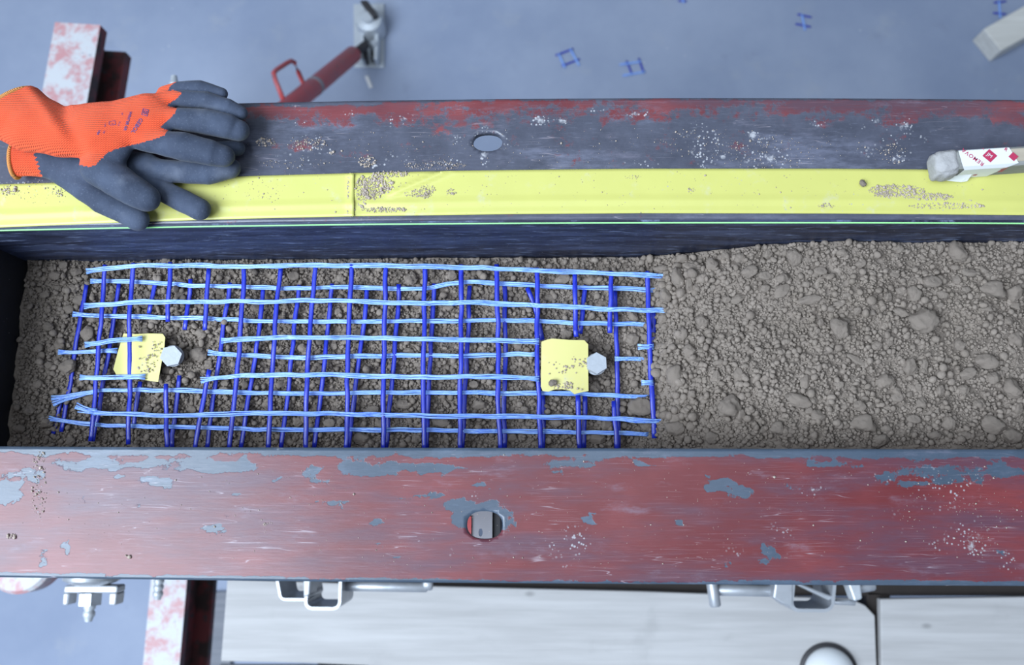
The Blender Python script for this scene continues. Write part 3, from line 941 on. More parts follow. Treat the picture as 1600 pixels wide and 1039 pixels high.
def strand(name, pts, z, w, mat, parent, nf, flat=0.45, dz0=0.0, dz1=0.0):
    """pts: photo pixels; built as nf flattened filaments side by side"""
    pts = np.array(pts, float)
    d = np.r_[0, np.cumsum(np.hypot(*np.diff(pts, axis=0).T))]
    n = max(4, int(d[-1] / 9))
    s = np.linspace(0, d[-1], n)
    # smooth interpolation (monotone enough): linear then averaged
    qx = np.interp(s, d, pts[:, 0]); qy = np.interp(s, d, pts[:, 1])
    for _ in range(4):
        qx[1:-1] = (qx[:-2] + 2 * qx[1:-1] + qx[2:]) / 4; qy[1:-1] = (qy[:-2] + 2 * qy[1:-1] + qy[2:]) / 4
    sd = random.randint(0, 9999)
    qx = qx + 0.9 * (vnoise(s / 23.0, s * 0 + sd, 1) - 0.5) * 2; qy = qy + 0.9 * (vnoise(s / 23.0, s * 0 + sd, 2) - 0.5) * 2
    zz = z + 0.0016 * (vnoise(s / 40.0, s * 0 + sd, 3) - 0.5) * 2
    u = s / d[-1]
    zz = zz + dz0 * np.clip(1 - s / 45.0, 0, 1) ** 1.5 + dz1 * np.clip(1 - (d[-1] - s) / 45.0, 0, 1) ** 1.5
    W = PN(qx, qy, zz)
    t_ = np.gradient(W, axis=0); t_ /= np.linalg.norm(t_, axis=1)[:, None]
    side = np.stack([-t_[:, 1], t_[:, 0], 0 * t_[:, 0]], -1)
    m = MB()
    ws = w * S(z)
    for k in range(nf):
        off = ((k + 0.5) / nf - 0.5) * ws * 0.98
        wob = ws * 0.10 * (vnoise(s / 30.0, s * 0 + sd + k * 7, 4) - 0.5) * 2
        fray = 1 + 0.5 * np.clip(1 - np.minimum(s, d[-1] - s) / 10.0, 0, 1) * (1 if nf > 2 else 0)
        pth = W + side * (off * fray + wob)[:, None]
        pth[:, 2] += 0.0004 * (k % 2)
        m.tube(pth.tolist(), ws / nf * 0.60 * (1 + 0.12 * (vnoise(s / 15.0, s * 0 + sd + k, 6) - .5)), 6 if nf > 1 else 8, flat if nf == 1 else 0.75)
    o = m.build(name, mat, parent, True)
    return o


gl = empty('geogrid', P(560, 560, ZL - .01), 'lower blue plastic geogrid lying directly on the soil under the other grid', 'geogrid')
gu = empty('geogrid', P(560, 560, ZU - .02), 'upper blue plastic geogrid mesh laid on top, beneath the hex bolts and tabs', 'geogrid')
U_H = [[(135, 424), (165, 419), (209, 415), (300, 415), (420, 416), (480, 414), (545, 414), (660, 416.5), (760, 418.6), (897, 426), (1012, 429), (1045, 431)],
       [(132, 478), (205, 472), (300, 471), (420, 471), (490, 469), (560, 471), (660, 474), (760, 473), (897, 480), (1012, 485), (1045, 485)],
       [(132, 540), (157, 534), (190, 531), (223, 529.5)], [(346, 532), (420, 528), (490, 527), (600, 529), (700, 530), (760, 530.6), (842, 534)], [(996, 542), (1022, 541)],
       [(124, 590.6), (180, 590), (227, 589)], [(313, 594), (373, 587), (420, 586), (540, 586), (660, 589), (760, 588.5), (843, 592)], [(1002, 598), (1020, 598)],
       [(122, 638), (146, 645), (260, 649), (340, 648), (420, 645), (540, 646.5), (660, 650), (760, 650), (904, 652), (1028, 657.6), (1050, 659)]]
L_H = [[(141, 439), (205, 439.5), (267, 444), (340, 447), (420, 450), (540, 449), (620, 450), (665, 451), (700, 443), (740, 440), (790, 443.5), (842, 447), (956, 450), (1020, 453), (1068, 456)],
       [(113, 490), (183, 495), (318, 497), (420, 503), (540, 502), (680, 501.5), (760, 499.5), (897, 504), (1028, 507)],
       [(91, 550), (140, 549), (183, 549)], [(325, 551), (420, 557), (480, 559), (560, 556), (680, 555.5), (760, 555), (838, 553)], [(961, 560), (1018, 560.7)],
       [(83, 632), (110, 621), (157, 609), (230, 609), (304, 611), (420, 614), (500, 615), (620, 613), (760, 614), (845, 614), (924, 616), (1015, 620.6)],
       [(80, 623), (115, 618), (150, 611)],
       [(77, 654), (146, 664), (256, 667), (420, 671), (540, 671.5), (660, 672), (760, 674), (956, 676), (1015, 678.5)]]
U_V = [[(164, 413), (155.5, 530), (144.5, 669), (141, 690)], [(209, 411), (203, 479), (203, 581), (200, 694)], [(267, 409.5), (264, 460), (261.6, 503)], [(260, 600.5), (260, 703)], [(325.6, 419), (322, 470), (320, 515.6)],
       [(326, 578), (315, 640), (305, 703)], [(382, 413), (377, 500), (373, 560), (358, 703)], [(439, 416), (432, 480), (424, 600), (419, 703)], [(493, 412), (487, 490), (480, 570), (477, 703)], [(550, 412), (546, 500), (542, 620), (541, 703)],
       [(603, 414), (601, 520), (599, 640), (599, 703)], [(664, 414), (662, 520), (661, 600), (663, 703)], [(721, 413), (721, 520), (719, 640), (719, 703)], [(776, 413), (779, 544), (779, 640), (782, 703)], [(840, 418), (838.6, 527), (842, 620), (845, 703)],
       [(898, 422.5), (899, 480), (901, 526)], [(904, 617), (905.7, 703)], [(955, 424), (953, 521)], [(959, 627), (962, 660), (964, 703)], [(1012, 424), (1014, 527), (1017, 576), (1022, 684)]]
L_V = [[(135, 444), (126, 490), (110, 596), (96, 675)], [(97, 618), (90, 650), (83, 678)], [(187, 442), (168, 559.5), (146, 689)], [(243, 435), (238, 465), (233, 490)], [(219.5, 596), (208, 669)], [(298, 437), (294, 480), (289, 515.6)], [(280, 587), (268, 700)],
       [(360, 441), (349, 515.6), (336, 605), (323, 700)], [(412, 448), (399, 559.5), (376, 700)], [(467, 445), (458, 540), (440, 700)], [(519, 444), (508, 560), (491, 700)], [(574, 448), (564, 540), (544, 700)], [(624, 444), (617, 540), (603, 700)], [(679, 443), (672, 560), (667, 700)],
       [(734, 446), (730, 560), (722, 700)], [(788, 441), (790, 563), (787, 700)], [(824, 450), (837, 478), (848, 531)], [(848, 617), (850, 660), (847, 700)], [(915.5, 445), (910, 490), (906, 521)], [(914, 619), (912, 700)], [(961, 454), (964.6, 589.5), (966, 700)], [(1018.6, 457), (1022, 511), (1021, 600), (1026, 680)], [(1066, 450), (1068, 486)]]
for i, p in enumerate(L_H):
    strand('warp_strand', p, ZL, 6.8, M_WARP, gl, 3, dz1=(-0.004 if p[-1][0] > 1000 else 0), dz0=0.004)
for i, p in enumerate(L_V):
    strand('weft_strand', p, ZL - 0.0022, 6.2, M_WEFT, gl, 1)
for i, p in enumerate(U_H):
    strand('warp_strand', p, ZU, 7.4, M_WARP, gu, 4, dz1=(-0.003 if p[-1][0] > 1000 else 0))
for i, p in enumerate(U_V):
    strand('weft_strand', p, ZU - 0.0024, 6.5, M_WEFT, gu, 1)

# loose frayed filament bundle at the left
o = strand('loose_filaments', [(118, 634), (133, 640), (150, 644)], ZU + .001, 8, M_WARP, gu, 4)


# ================================================================== TABS AND BOLTS
def tab(name, poly, z, label, curl, thick=0.0007, c0=None):
    """thin yellow card cut from the tape; curl(u,v) lifts it"""
    poly = np.array(poly, float)
    cx, cy = poly.mean(0)
    rings = 7; n = len(poly)
    # densify the outline
    out = []
    for i in range(n):
        a, b = poly[i], poly[(i + 1) % n]
        for k in range(4): out.append(a + (b - a) * k / 4)
    out = np.array(out); n = len(out)
    pts = [(cx, cy)]
    for r_ in range(1, rings + 1):
        for q in out: pts.append((cx + (q[0] - cx) * r_ / rings, cy + (q[1] - cy) * r_ / rings))
    pts = np.array(pts)
    zz = z + curl((pts[:, 0] - cx) / 36.0, (pts[:, 1] - cy) / 40.0)
    top = PN(pts[:, 0], pts[:, 1], zz)
    N_ = len(top)
    bot = top - np.array([0, 0, thick])
    f = []
    for k in range(n): f.append([0, 1 + (k + 1) % n, 1 + k])
    for r_ in range(rings - 1):
        a = 1 + r_ * n; b = a + n
        for k in range(n): f.append([a + k, a + (k + 1) % n, b + (k + 1) % n, b + k])
    f = f + [[N_ + i for i in q[::-1]] for q in f]
    a = 1 + (rings - 1) * n
    for k in range(n): f.append([a + (k + 1) % n, a + k, N_ + a + k, N_ + a + (k + 1) % n])
    # orient: pixel y runs down, flip
    o = obj(name, np.concatenate([top, bot]), f, M_TAB, None, True, loc=tuple(top.mean(0) - np.array([0, 0, .002])))
    bm = bmesh.new(); bm.from_mesh(o.data); bmesh.ops.recalc_face_normals(bm, faces=bm.faces); bm.to_mesh(o.data); bm.free()
    o.data.set_sharp_from_angle(angle=math.radians(50))
    tag(o, label, 'tape tab')
    return o


tab('yellow_tab', [(193, 521), (210, 522), (232, 521), (254, 521.5), (258, 527), (257, 540), (252, 568), (247, 597), (222, 593), (200, 589), (182, 586), (177, 577), (184, 550)], -0.1085,
    'curled yellow tab under the strands beside the left bolt', lambda u, v: -0.004 + 0.004 * np.abs(u - .3) ** 1.5 - 0.004 * sstep(-.2, -.9, u) + 0.001 * v)
tab('yellow_tab', [(846, 534), (855, 530.5), (863, 529), (890, 531), (913, 531.5), (919, 538), (919, 575), (919.5, 611), (908, 613), (897.5, 616), (891, 610.5), (878, 608), (866, 608.5), (857, 612), (848, 611), (845, 604), (845.5, 570)], -0.104,
    'flat square yellow tab with a notched lower edge beside the right bolt', lambda u, v: 0.0012 * np.cos(u * 1.6) - 0.0008 * v)
clod(864, 598, 6, 5.5, 'small soil clod sitting on the right yellow tab', None, 0, z=-0.1035, zoff=0.9)


def bolt(px, py, zt, rot, tilt, label):
    c = P(px, py, zt)
    s = S(zt)
    R_ = 17.6 * s
    e = empty('hex_bolt', (c.x, c.y, zt - 0.030), label, 'bolt', 'hex bolts in the soil')
    hx = [(R_ * math.cos(math.radians(rot + 60 * i)), R_ * math.sin(math.radians(rot + 60 * i))) for i in range(6)]
    m = MB()
    v = []
    hh = 0.0082
    for (k, z) in ((0.965, 0), (1, -0.0008), (1, -hh + .0006), (0.97, -hh)):
        v += [Vector((x * k, y * k, z)) for x, y in hx]
    f = [list(range(6))]
    for r_ in range(3):
        for i in range(6): f.append([r_ * 6 + i, (r_ + 1) * 6 + i, (r_ + 1) * 6 + (i + 1) % 6, r_ * 6 + (i + 1) % 6])
    f.append([18 + i for i in range(6)][::-1])
    Rm = Matrix.Rotation(math.radians(tilt[0]), 3, 'X') @ Matrix.Rotation(math.radians(tilt[1]), 3, 'Y')
    v = [c + Rm @ q for q in v]
    h = MB().add(v, f).build('head', M_BOLT, e)
    ax = Rm @ Vector((0, 0, 1))
    MB().lathe([(0.0125, 0), (0.0125, 0.0016)], c - ax * (hh + 0.0018), ax, 32).build('washer', M_BOLT, e)
    prof = []
    for k in range(18): prof += [(0.0058, k * 0.0012), (0.0050, k * 0.0012 + 0.0006)]
    MB().lathe(prof, c - ax * (hh + 0.0225), ax, 18).build('shank', M_ZINC, e, True)
    return e


bolt(267, 556, -0.105, 12, (7, 9), 'left hex bolt, tilted, with its head beside the curled yellow tab')
bolt(933, 567, -0.100, 32, (-3, 7), 'right hex bolt with a flat head beside the square yellow tab')


# ================================================================== YELLOW TAPE
def tape(xa, xb, label, zf, ytop, ybot, zb=0.0008):
    nx_ = max(8, int((xb - xa) / 5)); ny_ = 16
    pxs = np.linspace(xa, xb, nx_); vs = np.linspace(0, 1, ny_)
    PX, VV = np.meshgrid(pxs, vs)
    PY = ytop(PX) + (ybot(PX) - ytop(PX)) * VV
    wob = 1.2 * (vnoise(PX / 18.0, PX * 0, 8) - .5) * (1 if True else 0)
    ZZ = zb + 0.0003 + zf(PX, PY)
    T = PN(PX, PY, ZZ).reshape(-1, 3)
    B = T.copy(); B[:, 2] -= 0.0004
    idx_ = np.arange(nx_ * ny_).reshape(ny_, nx_)
    F1 = np.stack([idx_[:-1, :-1], idx_[1:, :-1], idx_[1:, 1:], idx_[:-1, 1:]], -1).reshape(-1, 4)
    n_ = len(T)
    per_ = np.concatenate([idx_[0, :], idx_[1:, -1], idx_[-1, -2::-1], idx_[-2:0:-1, 0]])
    k_ = np.arange(len(per_)); kk = (k_ + 1) % len(per_)
    F2 = np.stack([per_[k_], per_[kk], n_ + per_[kk], n_ + per_[k_]], -1)
    o = obj('yellow_tape', np.concatenate([T, B]), np.concatenate([F1, F1[:, ::-1] + n_, F2]), M_TAPE, None, True, loc=tuple(np.append(T.mean(0)[:2], 0)))
    return tag(o, label, 'tape')


def ytop(x): return np.interp(x, [-400, 0, 100, 390, 550, 700, 800, 1000, 1300, 1600, 2000], [296, 288, 285, 275, 270.5, 267, 265.5, 263.5, 263.5, 266, 272])
def ybot(x): return np.interp(x, [-400, 0, 200, 390, 550, 800, 1000, 1300, 1600, 2000], [367, 355.5, 347, 341.5, 338, 334.5, 333, 333.5, 336, 341])


def crease(PX, PY):
    u = (PY - ytop(PX)) / (ybot(PX) - ytop(PX))
    return 0.0012 * np.exp(-((u - 0.70) / 0.05) ** 2) + 0.00025 * fbm(PX / 40.0, PY / 20.0, 17)


def zr(PX, PY):
    z = crease(PX, PY)
    # diagonal wrinkle near the overlap and the lifted end
    d = (PY - 308 + (PX - 600) * 0.42) / 4.0
    z = z + 0.0045 * np.exp(-d * d) * sstep(585, 625, PX) * sstep(745, 680, PX)
    d2 = (PY - 318) / 5.0
    z = z + 0.0012 * np.exp(-d2 * d2) * sstep(560, 580, PX) * sstep(680, 620, PX)
    return z + 0.0012 * np.exp(-((PX - 553) / 5.0) ** 2) * (0.5 + vnoise(PY / 9.0, PY * 0, 9))


tape(551, 1900, 'long yellow tape on the far beam, right of the seam', zr, ytop, ybot)
tape(-320, 553, 'shorter yellow tape on the far beam, left of the seam and under the gloves', lambda a, b: crease(a, b) + 0.0034 * sstep(540, 552, a) * (0.5 + vnoise(b / 10.0, b * 0, 4)), ytop, ybot, 0.0009)

# crumbs lying on tape and beams
cl = [(590, 293, 26, 20, 420, 1.0), (565, 300, 10, 26, 130, 1.1), (548, 295, 5, 26, 120, 1.0), (650, 296, 30, 12, 180, .8), (612, 272, 30, 5, 100, .9), (600, 328, 36, 4, 110, 1.0), (549, 330, 6, 9, 60, 1.1),
      (665, 302, 12, 8, 60, .9), (705, 300, 8, 5, 25, .8), (1400, 298, 45, 9, 220, 1.0), (1450, 308, 40, 6, 160, 1.0), (1385, 305, 20, 6, 60, 1), (1480, 322, 60, 5, 120, .9), (1290, 322, 14, 4, 24, .8), (1080, 298, 6, 5, 12, .8), (990, 277, 16, 3, 12, .6),
      (1500, 316, 30, 4, 40, 1), (415, 222, 16, 7, 45, .9), (484, 225, 28, 9, 70, .9), (574, 252, 14, 9, 55, 1.1), (518, 239, 4, 3, 8, 1.2), (680, 258, 50, 7, 90, .7), (460, 255, 60, 8, 30, .7), (15, 298, 16, 8, 40, 1.2), (90, 300, 10, 8, 16, .9), (60, 300, 60, 18, 30, .7),
      (60, 760, 12, 50, 45, .9), (18, 838, 8, 6, 14, 1.1), (60, 715, 10, 12, 22, .9), (415, 819, 4, 3, 8, 1.0), (200, 868, 4, 3, 6, 1), (1200, 240, 70, 25, 60, .8), (1090, 225, 60, 25, 40, .7), (1390, 240, 30, 16, 30, .9),
      (800, 300, 800, 34, 170, .6), (900, 230, 520, 32, 160, .65), (800, 800, 780, 90, 190, .6), (1500, 800, 100, 80, 60, .6), (410, 300, 30, 20, 26, .7)]
pl = []; rl = []
for (x, y, rx, ry, n, k) in cl:
    n = int(n * 1.7); k = k * 0.86
    th = RNG.uniform(0, 2 * math.pi, n); rr = np.sqrt(RNG.uniform(0, 1, n))
    qx = x + rx * rr * np.cos(th); qy = y + ry * rr * np.sin(th)
    r = np.clip(RNG.lognormal(math.log(0.00062 * k), 0.45, n), 0.0003, 0.0022)
    w = PN(qx, qy, 0.001)
    onu = (w[:, 1] > y_up_in(w[:, 0]) + .002) & (w[:, 1] < y_up_out(w[:, 0]) - .002)
    onl = (w[:, 1] < y_lo_in(w[:, 0]) - .001) & (w[:, 1] > y_lo_out(w[:, 0]) + .001)
    ok = onu | onl
    base = np.where((qy > ytop(qx)) & (qy < ybot(qx)), 0.0013, 0.0002)
    w[:, 2] = base + r * 0.45
    pl.append(w[ok]); rl.append(r[ok])
for (x, y, rx, ry, n, zz) in ((236, 568, 10, 14, 26, -0.1105), (245, 545, 7, 12, 16, -0.1098), (225, 575, 9, 6, 14, -0.111), (228, 548, 14, 14, 8, -0.1105), (884, 577, 7, 5, 9, -0.1022), (905, 567, 12, 7, 18, -0.1026), (878, 603, 16, 4, 40, -0.1030), (868, 575, 14, 10, 10, -0.1022), (890, 598, 5, 2, 8, -0.1028), (900, 580, 18, 30, 14, -0.1024)):
    qx = x + rx * RNG.uniform(-1, 1, n); qy = y + ry * RNG.uniform(-1, 1, n); r = RNG.uniform(0.0005, 0.0013, n)
    w = PN(qx, qy, zz); w[:, 2] += r * .3
    pl.append(w); rl.append(r)
pl = np.concatenate(pl); rl = np.concatenate(rl)
v1, f1, _ = crumbs(pl, rl, 1, RNG)
tag(obj('spilled_crumbs', v1, f1, M_DUSTC, None, True, loc=(0, 0.2, 0)), 'spilled dry soil crumbs scattered over the yellow tape, tabs and beams', 'soil crumbs', kind='stuff')
o = clod(1347, 287, 5.5, 5.5, 'single round soil pellet on the yellow tape left of the stick', None, 0, z=0.0013, zoff=0.8)
c_ = P(1347, 287, 0.003); o.location = (c_.x, c_.y, 0.0042)


# ================================================================== GLOVES
def surface_nets(d, org, h):
    nx_, ny_, nz_ = d.shape
    cs = (nx_ - 1, ny_ - 1, nz_ - 1)
    acc = np.zeros(cs + (3,)); cnt = np.zeros(cs)
    neg = d < 0
    quads = []
    edges = []
    for ax in range(3):
        sl0 = [slice(None)] * 3; sl1 = [slice(None)] * 3
        sl0[ax] = slice(0, -1); sl1[ax] = slice(1, None)
        a = d[tuple(sl0)]; b = d[tuple(sl1)]
        mk = neg[tuple(sl0)] != neg[tuple(sl1)]
        ii = np.argwhere(mk)
        va = a[mk]; vb = b[mk]
        t_ = va / (va - vb)
        pos = ii.astype(float); pos[:, ax] += t_
        o1, o2 = [(1, 2), (2, 0), (0, 1)][ax]
        cells = []
        okall = np.ones(len(ii), bool)
        for (p, q) in ((0, 0), (-1, 0), (-1, -1), (0, -1)):
            c = ii.copy(); c[:, o1] += p; c[:, o2] += q
            ok = np.all((c >= 0) & (c < np.array(cs)), axis=1)
            okall &= ok
            cc = c[ok]
            np.add.at(acc, tuple(cc.T), pos[ok]); np.add.at(cnt, tuple(cc.T), 1)
            cells.append(c)
        edges.append((cells, okall, va < 0))
    act = cnt > 0
    vid = -np.ones(cs, int); vid[act] = np.arange(act.sum())
    V = acc[act] / cnt[act][:, None] * h + np.array(org)
    F = []
    for cells, ok, sgn in edges:
        ids = np.stack([vid[tuple(c[ok].T)] for c in cells], -1)
        s = sgn[ok]
        ids[~s] = ids[~s][:, ::-1]
        F.append(ids)
    return V, np.concatenate(F)


def capsule(Q, a, b, ra, rb, k):
    a = np.array(a); b = np.array(b)
    ab = b - a
    L2 = (ab[:2] ** 2).sum() + 1e-12
    pa0 = Q[0] - a[0]; pa1 = Q[1] - a[1]
    t_ = np.clip((pa0 * ab[0] + pa1 * ab[1]) / L2, 0, 1)
    dx = pa0 - ab[0] * t_; dy = pa1 - ab[1] * t_; dz = (Q[2] - a[2] - ab[2] * t_) * k
    return np.sqrt(dx * dx + dy * dy + dz * dz) - (ra + (rb - ra) * t_)


def smin(a, b, k):
    h_ = np.clip(0.5 + 0.5 * (b - a) / k, 0, 1)
    return b * (1 - h_) + a * h_ - k * h_ * (1 - h_)


PXM = S(0.025)


def chain(Q, pts, k, kk=0.004):
    d = None
    for (x0, y0, z0, r0), (x1, y1, z1, r1) in zip(pts[:-1], pts[1:]):
        c = capsule(Q, P(x0, y0, z0), P(x1, y1, z1), r0 * PXM, r1 * PXM, k)
        d = c if d is None else np.minimum(d, c) if kk == 0 else smin(d, c, kk)
    return d


def glove(name, label, body, fingers, cuffcut, bounds, h, orange, hem_pts, wr, hem_r, inner):
    (x0, x1), (y0, y1), (z0, z1) = bounds
    gx_ = np.arange(x0, x1, h); gy_ = np.arange(y0, y1, h); gz_ = np.arange(z0, z1, h)
    Q = np.meshgrid(gx_, gy_, gz_, indexing='ij')
    Q = [q.astype(np.float32) for q in Q]
    db = None
    for pts, k in body:
        c = chain(Q, pts, k)
        db = c if db is None else smin(db, c, 0.010)
    df = None
    for pts, k in fingers:
        c = chain(Q, pts, k, 0)
        df = c if df is None else smin(df, c, 0.0012)
    d = smin(db, df, 0.005)
    X2, Y2 = np.meshgrid(gx_, gy_, indexing='ij')
    d = d + (0.0008 * (fbm(X2 * 55, Y2 * 55, 71, 3) - 0.5) * 2 + wr(X2, Y2))[:, :, None].astype(np.float32)
    # open cuff: plane cut and hollow inside
    cp, cn = cuffcut
    pl_ = (Q[0] - cp[0]) * cn[0] + (Q[1] - cp[1]) * cn[1]
    d = np.maximum(d, pl_)
    if inner is not None:
        di = chain(Q, inner[0], inner[1])
        d = np.maximum(d, -di)
    # never sink into the beam: flatten where it rests
    V, F = surface_nets(d, (x0, y0, z0), h)
    # light smoothing
    e = np.concatenate([F[:, [0, 1]], F[:, [1, 2]], F[:, [2, 3]], F[:, [3, 0]]])
    for lam in (0.5, 0.5, 0.4):
        s = np.zeros_like(V); c = np.zeros(len(V))
        np.add.at(s, e[:, 0], V[e[:, 1]]); np.add.at(c, e[:, 0], 1)
        V = V + lam * (s / np.maximum(c, 1)[:, None] - V)
    ymin = y_up_in(V[:, 0]); 
    over = (V[:, 1] > ymin - .004) & (V[:, 1] < y_up_out(V[:, 0]) + .002)
    V[:, 2] = np.where(over, np.maximum(V[:, 2], 0.0017), V[:, 2])
    px, py = TOPX(V[F].mean(1))
    isor = orange(px, py)
    bx = P(200, 230, 0)
    e_ = empty(name, (bx.x, bx.y, 0.0017), label, 'glove')
    for nm, msk, mt in (('knit_shell', isor, M_KNIT), ('rubber_coating', ~isor, M_LATEX)):
        fs = F[msk]
        u, inv = np.unique(fs, return_inverse=True)
        obj(nm, V[u], inv.reshape(fs.shape), mt, e_, True)
    MB().tube([*hem_pts], hem_r, 10).build('cuff_hem', M_HEM, e_, True)
    return e_, V, F


def inpoly(px, py, poly):
    poly = np.array(poly, float)
    r_ = np.zeros(px.shape, bool)
    j = len(poly) - 1
    for i in range(len(poly)):
        xi, yi = poly[i]; xj, yj = poly[j]
        c = ((yi > py) != (yj > py)) & (px < (xj - xi) * (py - yi) / (yj - yi + 1e-12) + xi)
        r_ ^= c
        j = i
    return r_


OR1 = [(-300, -50), (270, -50), (276, 128), (269, 132), (262, 141), (272, 141), (284, 145.5), (276, 153), (268, 159), (260, 166), (268, 167), (276, 169), (272, 178), (262, 188), (250, 199), (262, 203), (258, 211), (245, 216), (222, 223), (200, 228),
       (180, 233), (166, 240), (157, 250), (150, 257), (143, 260.5), (137, 260.5), (120, 257), (96, 255.5), (81, 254), (69, 247), (55, 238), (40, 300), (-300, 300)]


def hem_loop(c, u, w, ru, rw, n=40, arc=None):
    out = []
    for k in range(n + 1):
        a = 2 * math.pi * k / n
        out.append(Vector(c) + Vector(u) * (math.cos(a) * ru) + Vector(w) * (math.sin(a) * rw))
    return out


# --- lower glove (palm up underneath, cuff at lower left)
q0 = P(25, 250, 0.016)
def wr2(X, Y): return 0.0 * X
g2, V2, F2 = glove('work_glove', 'lower orange and grey glove, mostly hidden, its cuff open at the left edge', [
    ([(70, 249, .014, 27), (105, 262, .014, 30), (150, 262, .014, 34), (225, 262, .014, 27)], 1.9),
    ([(-15, 248, .016, 31), (20, 248, .016, 31), (70, 249, .015, 27)], 1.55),
], [
    ([(66, 253, .012, 9), (110, 284, .013, 17), (160, 314, .014, 22), (216, 343, .0145, 19)], 1.3),
    ([(215, 263, .014, 20), (270, 268, .014, 19), (325, 269, .0145, 20.5), (360, 263, .0145, 17.5)], 1.15),
    ([(225, 282, .013, 18), (262, 302, .013, 18.5), (312, 327, .014, 19)], 1.15),
    ([(290, 236, .011, 14), (371, 232, .011, 13)], 1.0)],
    ((q0.x, q0.y), (-1.0, -0.08)), ((-0.60, -0.29), (0.255, 0.40), (-0.012, 0.05)), 0.00125,
    lambda px, py: (px < 53 + (py - 240) * 0.33 + 2.0 * np.sin(py * 0.9)) & (py > 100), 
    hem_loop(q0, (-0.06, 1, 0), (0, 0, 1), 31 * PXM, 31 * PXM / 1.55), wr2, 0.0021,
    ([(-40, 248, .016, 27), (40, 249, .016, 25)], 1.7))

# --- upper glove (back of the hand up, fingers to the right)
q1 = P(15, 172, 0.038)
n1 = Vector((-0.63, 0.77, 0))
def wr1(X, Y):
    px, py = TOPX(np.stack([X, Y, np.full_like(X, 0.05)], -1))
    g = np.exp(-((px - 105) / 60) ** 2)
    d = ((px - 60) * 0.62 - (py - 165) * 0.80) / 13.0      # fold running down from the wrist top to the thumb base
    f1_ = 0.0062 * np.exp(-((px - 92 - (py - 160) * 0.42) / 15.0) ** 2) * sstep(150, 175, py) * sstep(262, 215, py)
    f2_ = -0.0045 * np.exp(-((px - 58 - (py - 150) * 0.75) / 13.0) ** 2) * sstep(250, 200, py)
    return f1_ + f2_ + 0.0011 * g * np.sin(d)
g1, V1, F1 = glove('work_glove', 'upper orange knit glove with grey coated fingers, back of hand up', [
    ([(228, 182, .040, 40), (150, 206, .040, 45)], 1.9),
    ([(262, 152, .035, 15), (250, 190, .038, 22), (240, 214, .037, 22)], 1.5),
    ([(150, 206, .040, 45), (95, 203, .040, 45), (50, 193, .040, 48), (0, 162, .040, 54), (-60, 125, .040, 56)], 1.6),
    ([(180, 225, .037, 30), (160, 262, .034, 31)], 1.5),
], [
    ([(255, 143, .035, 9), (278, 138, .035, 11.5), (313, 137.5, .033, 13), (346, 147, .030, 11)], 1.1),
    ([(255, 158, .037, 11), (278, 154, .038, 13), (321, 157, .036, 15), (356, 167, .033, 14), (376, 177, .030, 12)], 1.1),
    ([(240, 185, .039, 18), (266, 184, .040, 17), (321, 190, .039, 21.5), (356, 197.5, .036, 20.5), (373, 204, .033, 17.5)], 1.1),
    ([(225, 218, .038, 19), (243, 222, .039, 19), (287, 229, .040, 23.5), (330, 239, .038, 21.5), (350, 244, .036, 18)], 1.1),
    ([(155, 262, .034, 30), (180, 280, .034, 28), (205, 296, .034, 25.5), (229, 310, .033, 22)], 1.1)],
    ((q1.x, q1.y), tuple(n1[:2])), ((-0.66, -0.27), (0.275, 0.475), (0.0, 0.075)), 0.00125,
    lambda px, py: inpoly(px + 1.6 * (vnoise(px / 2.2, py / 2.2, 5) - .5), py + 1.6 * (vnoise(px / 2.2, py / 2.2, 6) - .5), OR1),
    hem_loop(q1 + n1 * 0.001, (0.77, 0.63, 0), (0, 0, 1), 54 * PXM, 54 * PXM / 1.6), wr1, 0.0024,
    ([(-120, 95, .040, 52), (-10, 156, .040, 50), (40, 185, .040, 40)], 1.75))

# print on the back of the glove
bvh = BVHTree.FromPolygons([tuple(v) for v in V1], [list(map(int, f)) for f in F1])


def text_mesh(body, size, bold=0.0, space=1.0):
    cu = bpy.data.curves.new('print', 'FONT')
    cu.body = body; cu.size = size; cu.resolution_u = 3; cu.offset = bold * size; cu.space_character = space
    to = bpy.data.objects.new('print_tmp', cu)
    COL.objects.link(to)
    bpy.context.view_layer.update()
    me = to.evaluated_get(bpy.context.evaluated_depsgraph_get()).to_mesh()
    bm = bmesh.new(); bm.from_mesh(me)
    bmesh.ops.triangulate(bm, faces=bm.faces)
    v = [(p.co.x, p.co.y) for p in bm.verts]; f = [[q.index for q in p.verts] for p in bm.faces]
    bm.free()
    bpy.data.objects.remove(to); bpy.data.curves.remove(cu)
    return v, f


def subdiv(v, f, maxlen):
    """split long edges so that print follows a curved surface"""
    bm = bmesh.new()
    vs = [bm.verts.new((a[0], a[1], 0)) for a in v]
    for q in f:
        try: bm.faces.new([vs[i] for i in q])
        except ValueError: pass
    for _ in range(3):
        es = [e for e in bm.edges if e.calc_length() > maxlen]
        if not es: break
        bmesh.ops.subdivide_edges(bm, edges=es, cuts=1)
        bmesh.ops.triangulate(bm, faces=bm.faces)
    bm.verts.index_update()
    v = [(p.co.x, p.co.y) for p in bm.verts]; f = [[q.index for q in p.verts] for p in bm.faces]
    bm.free()
    return v, f


CAMP = Vector((0, 0, H))


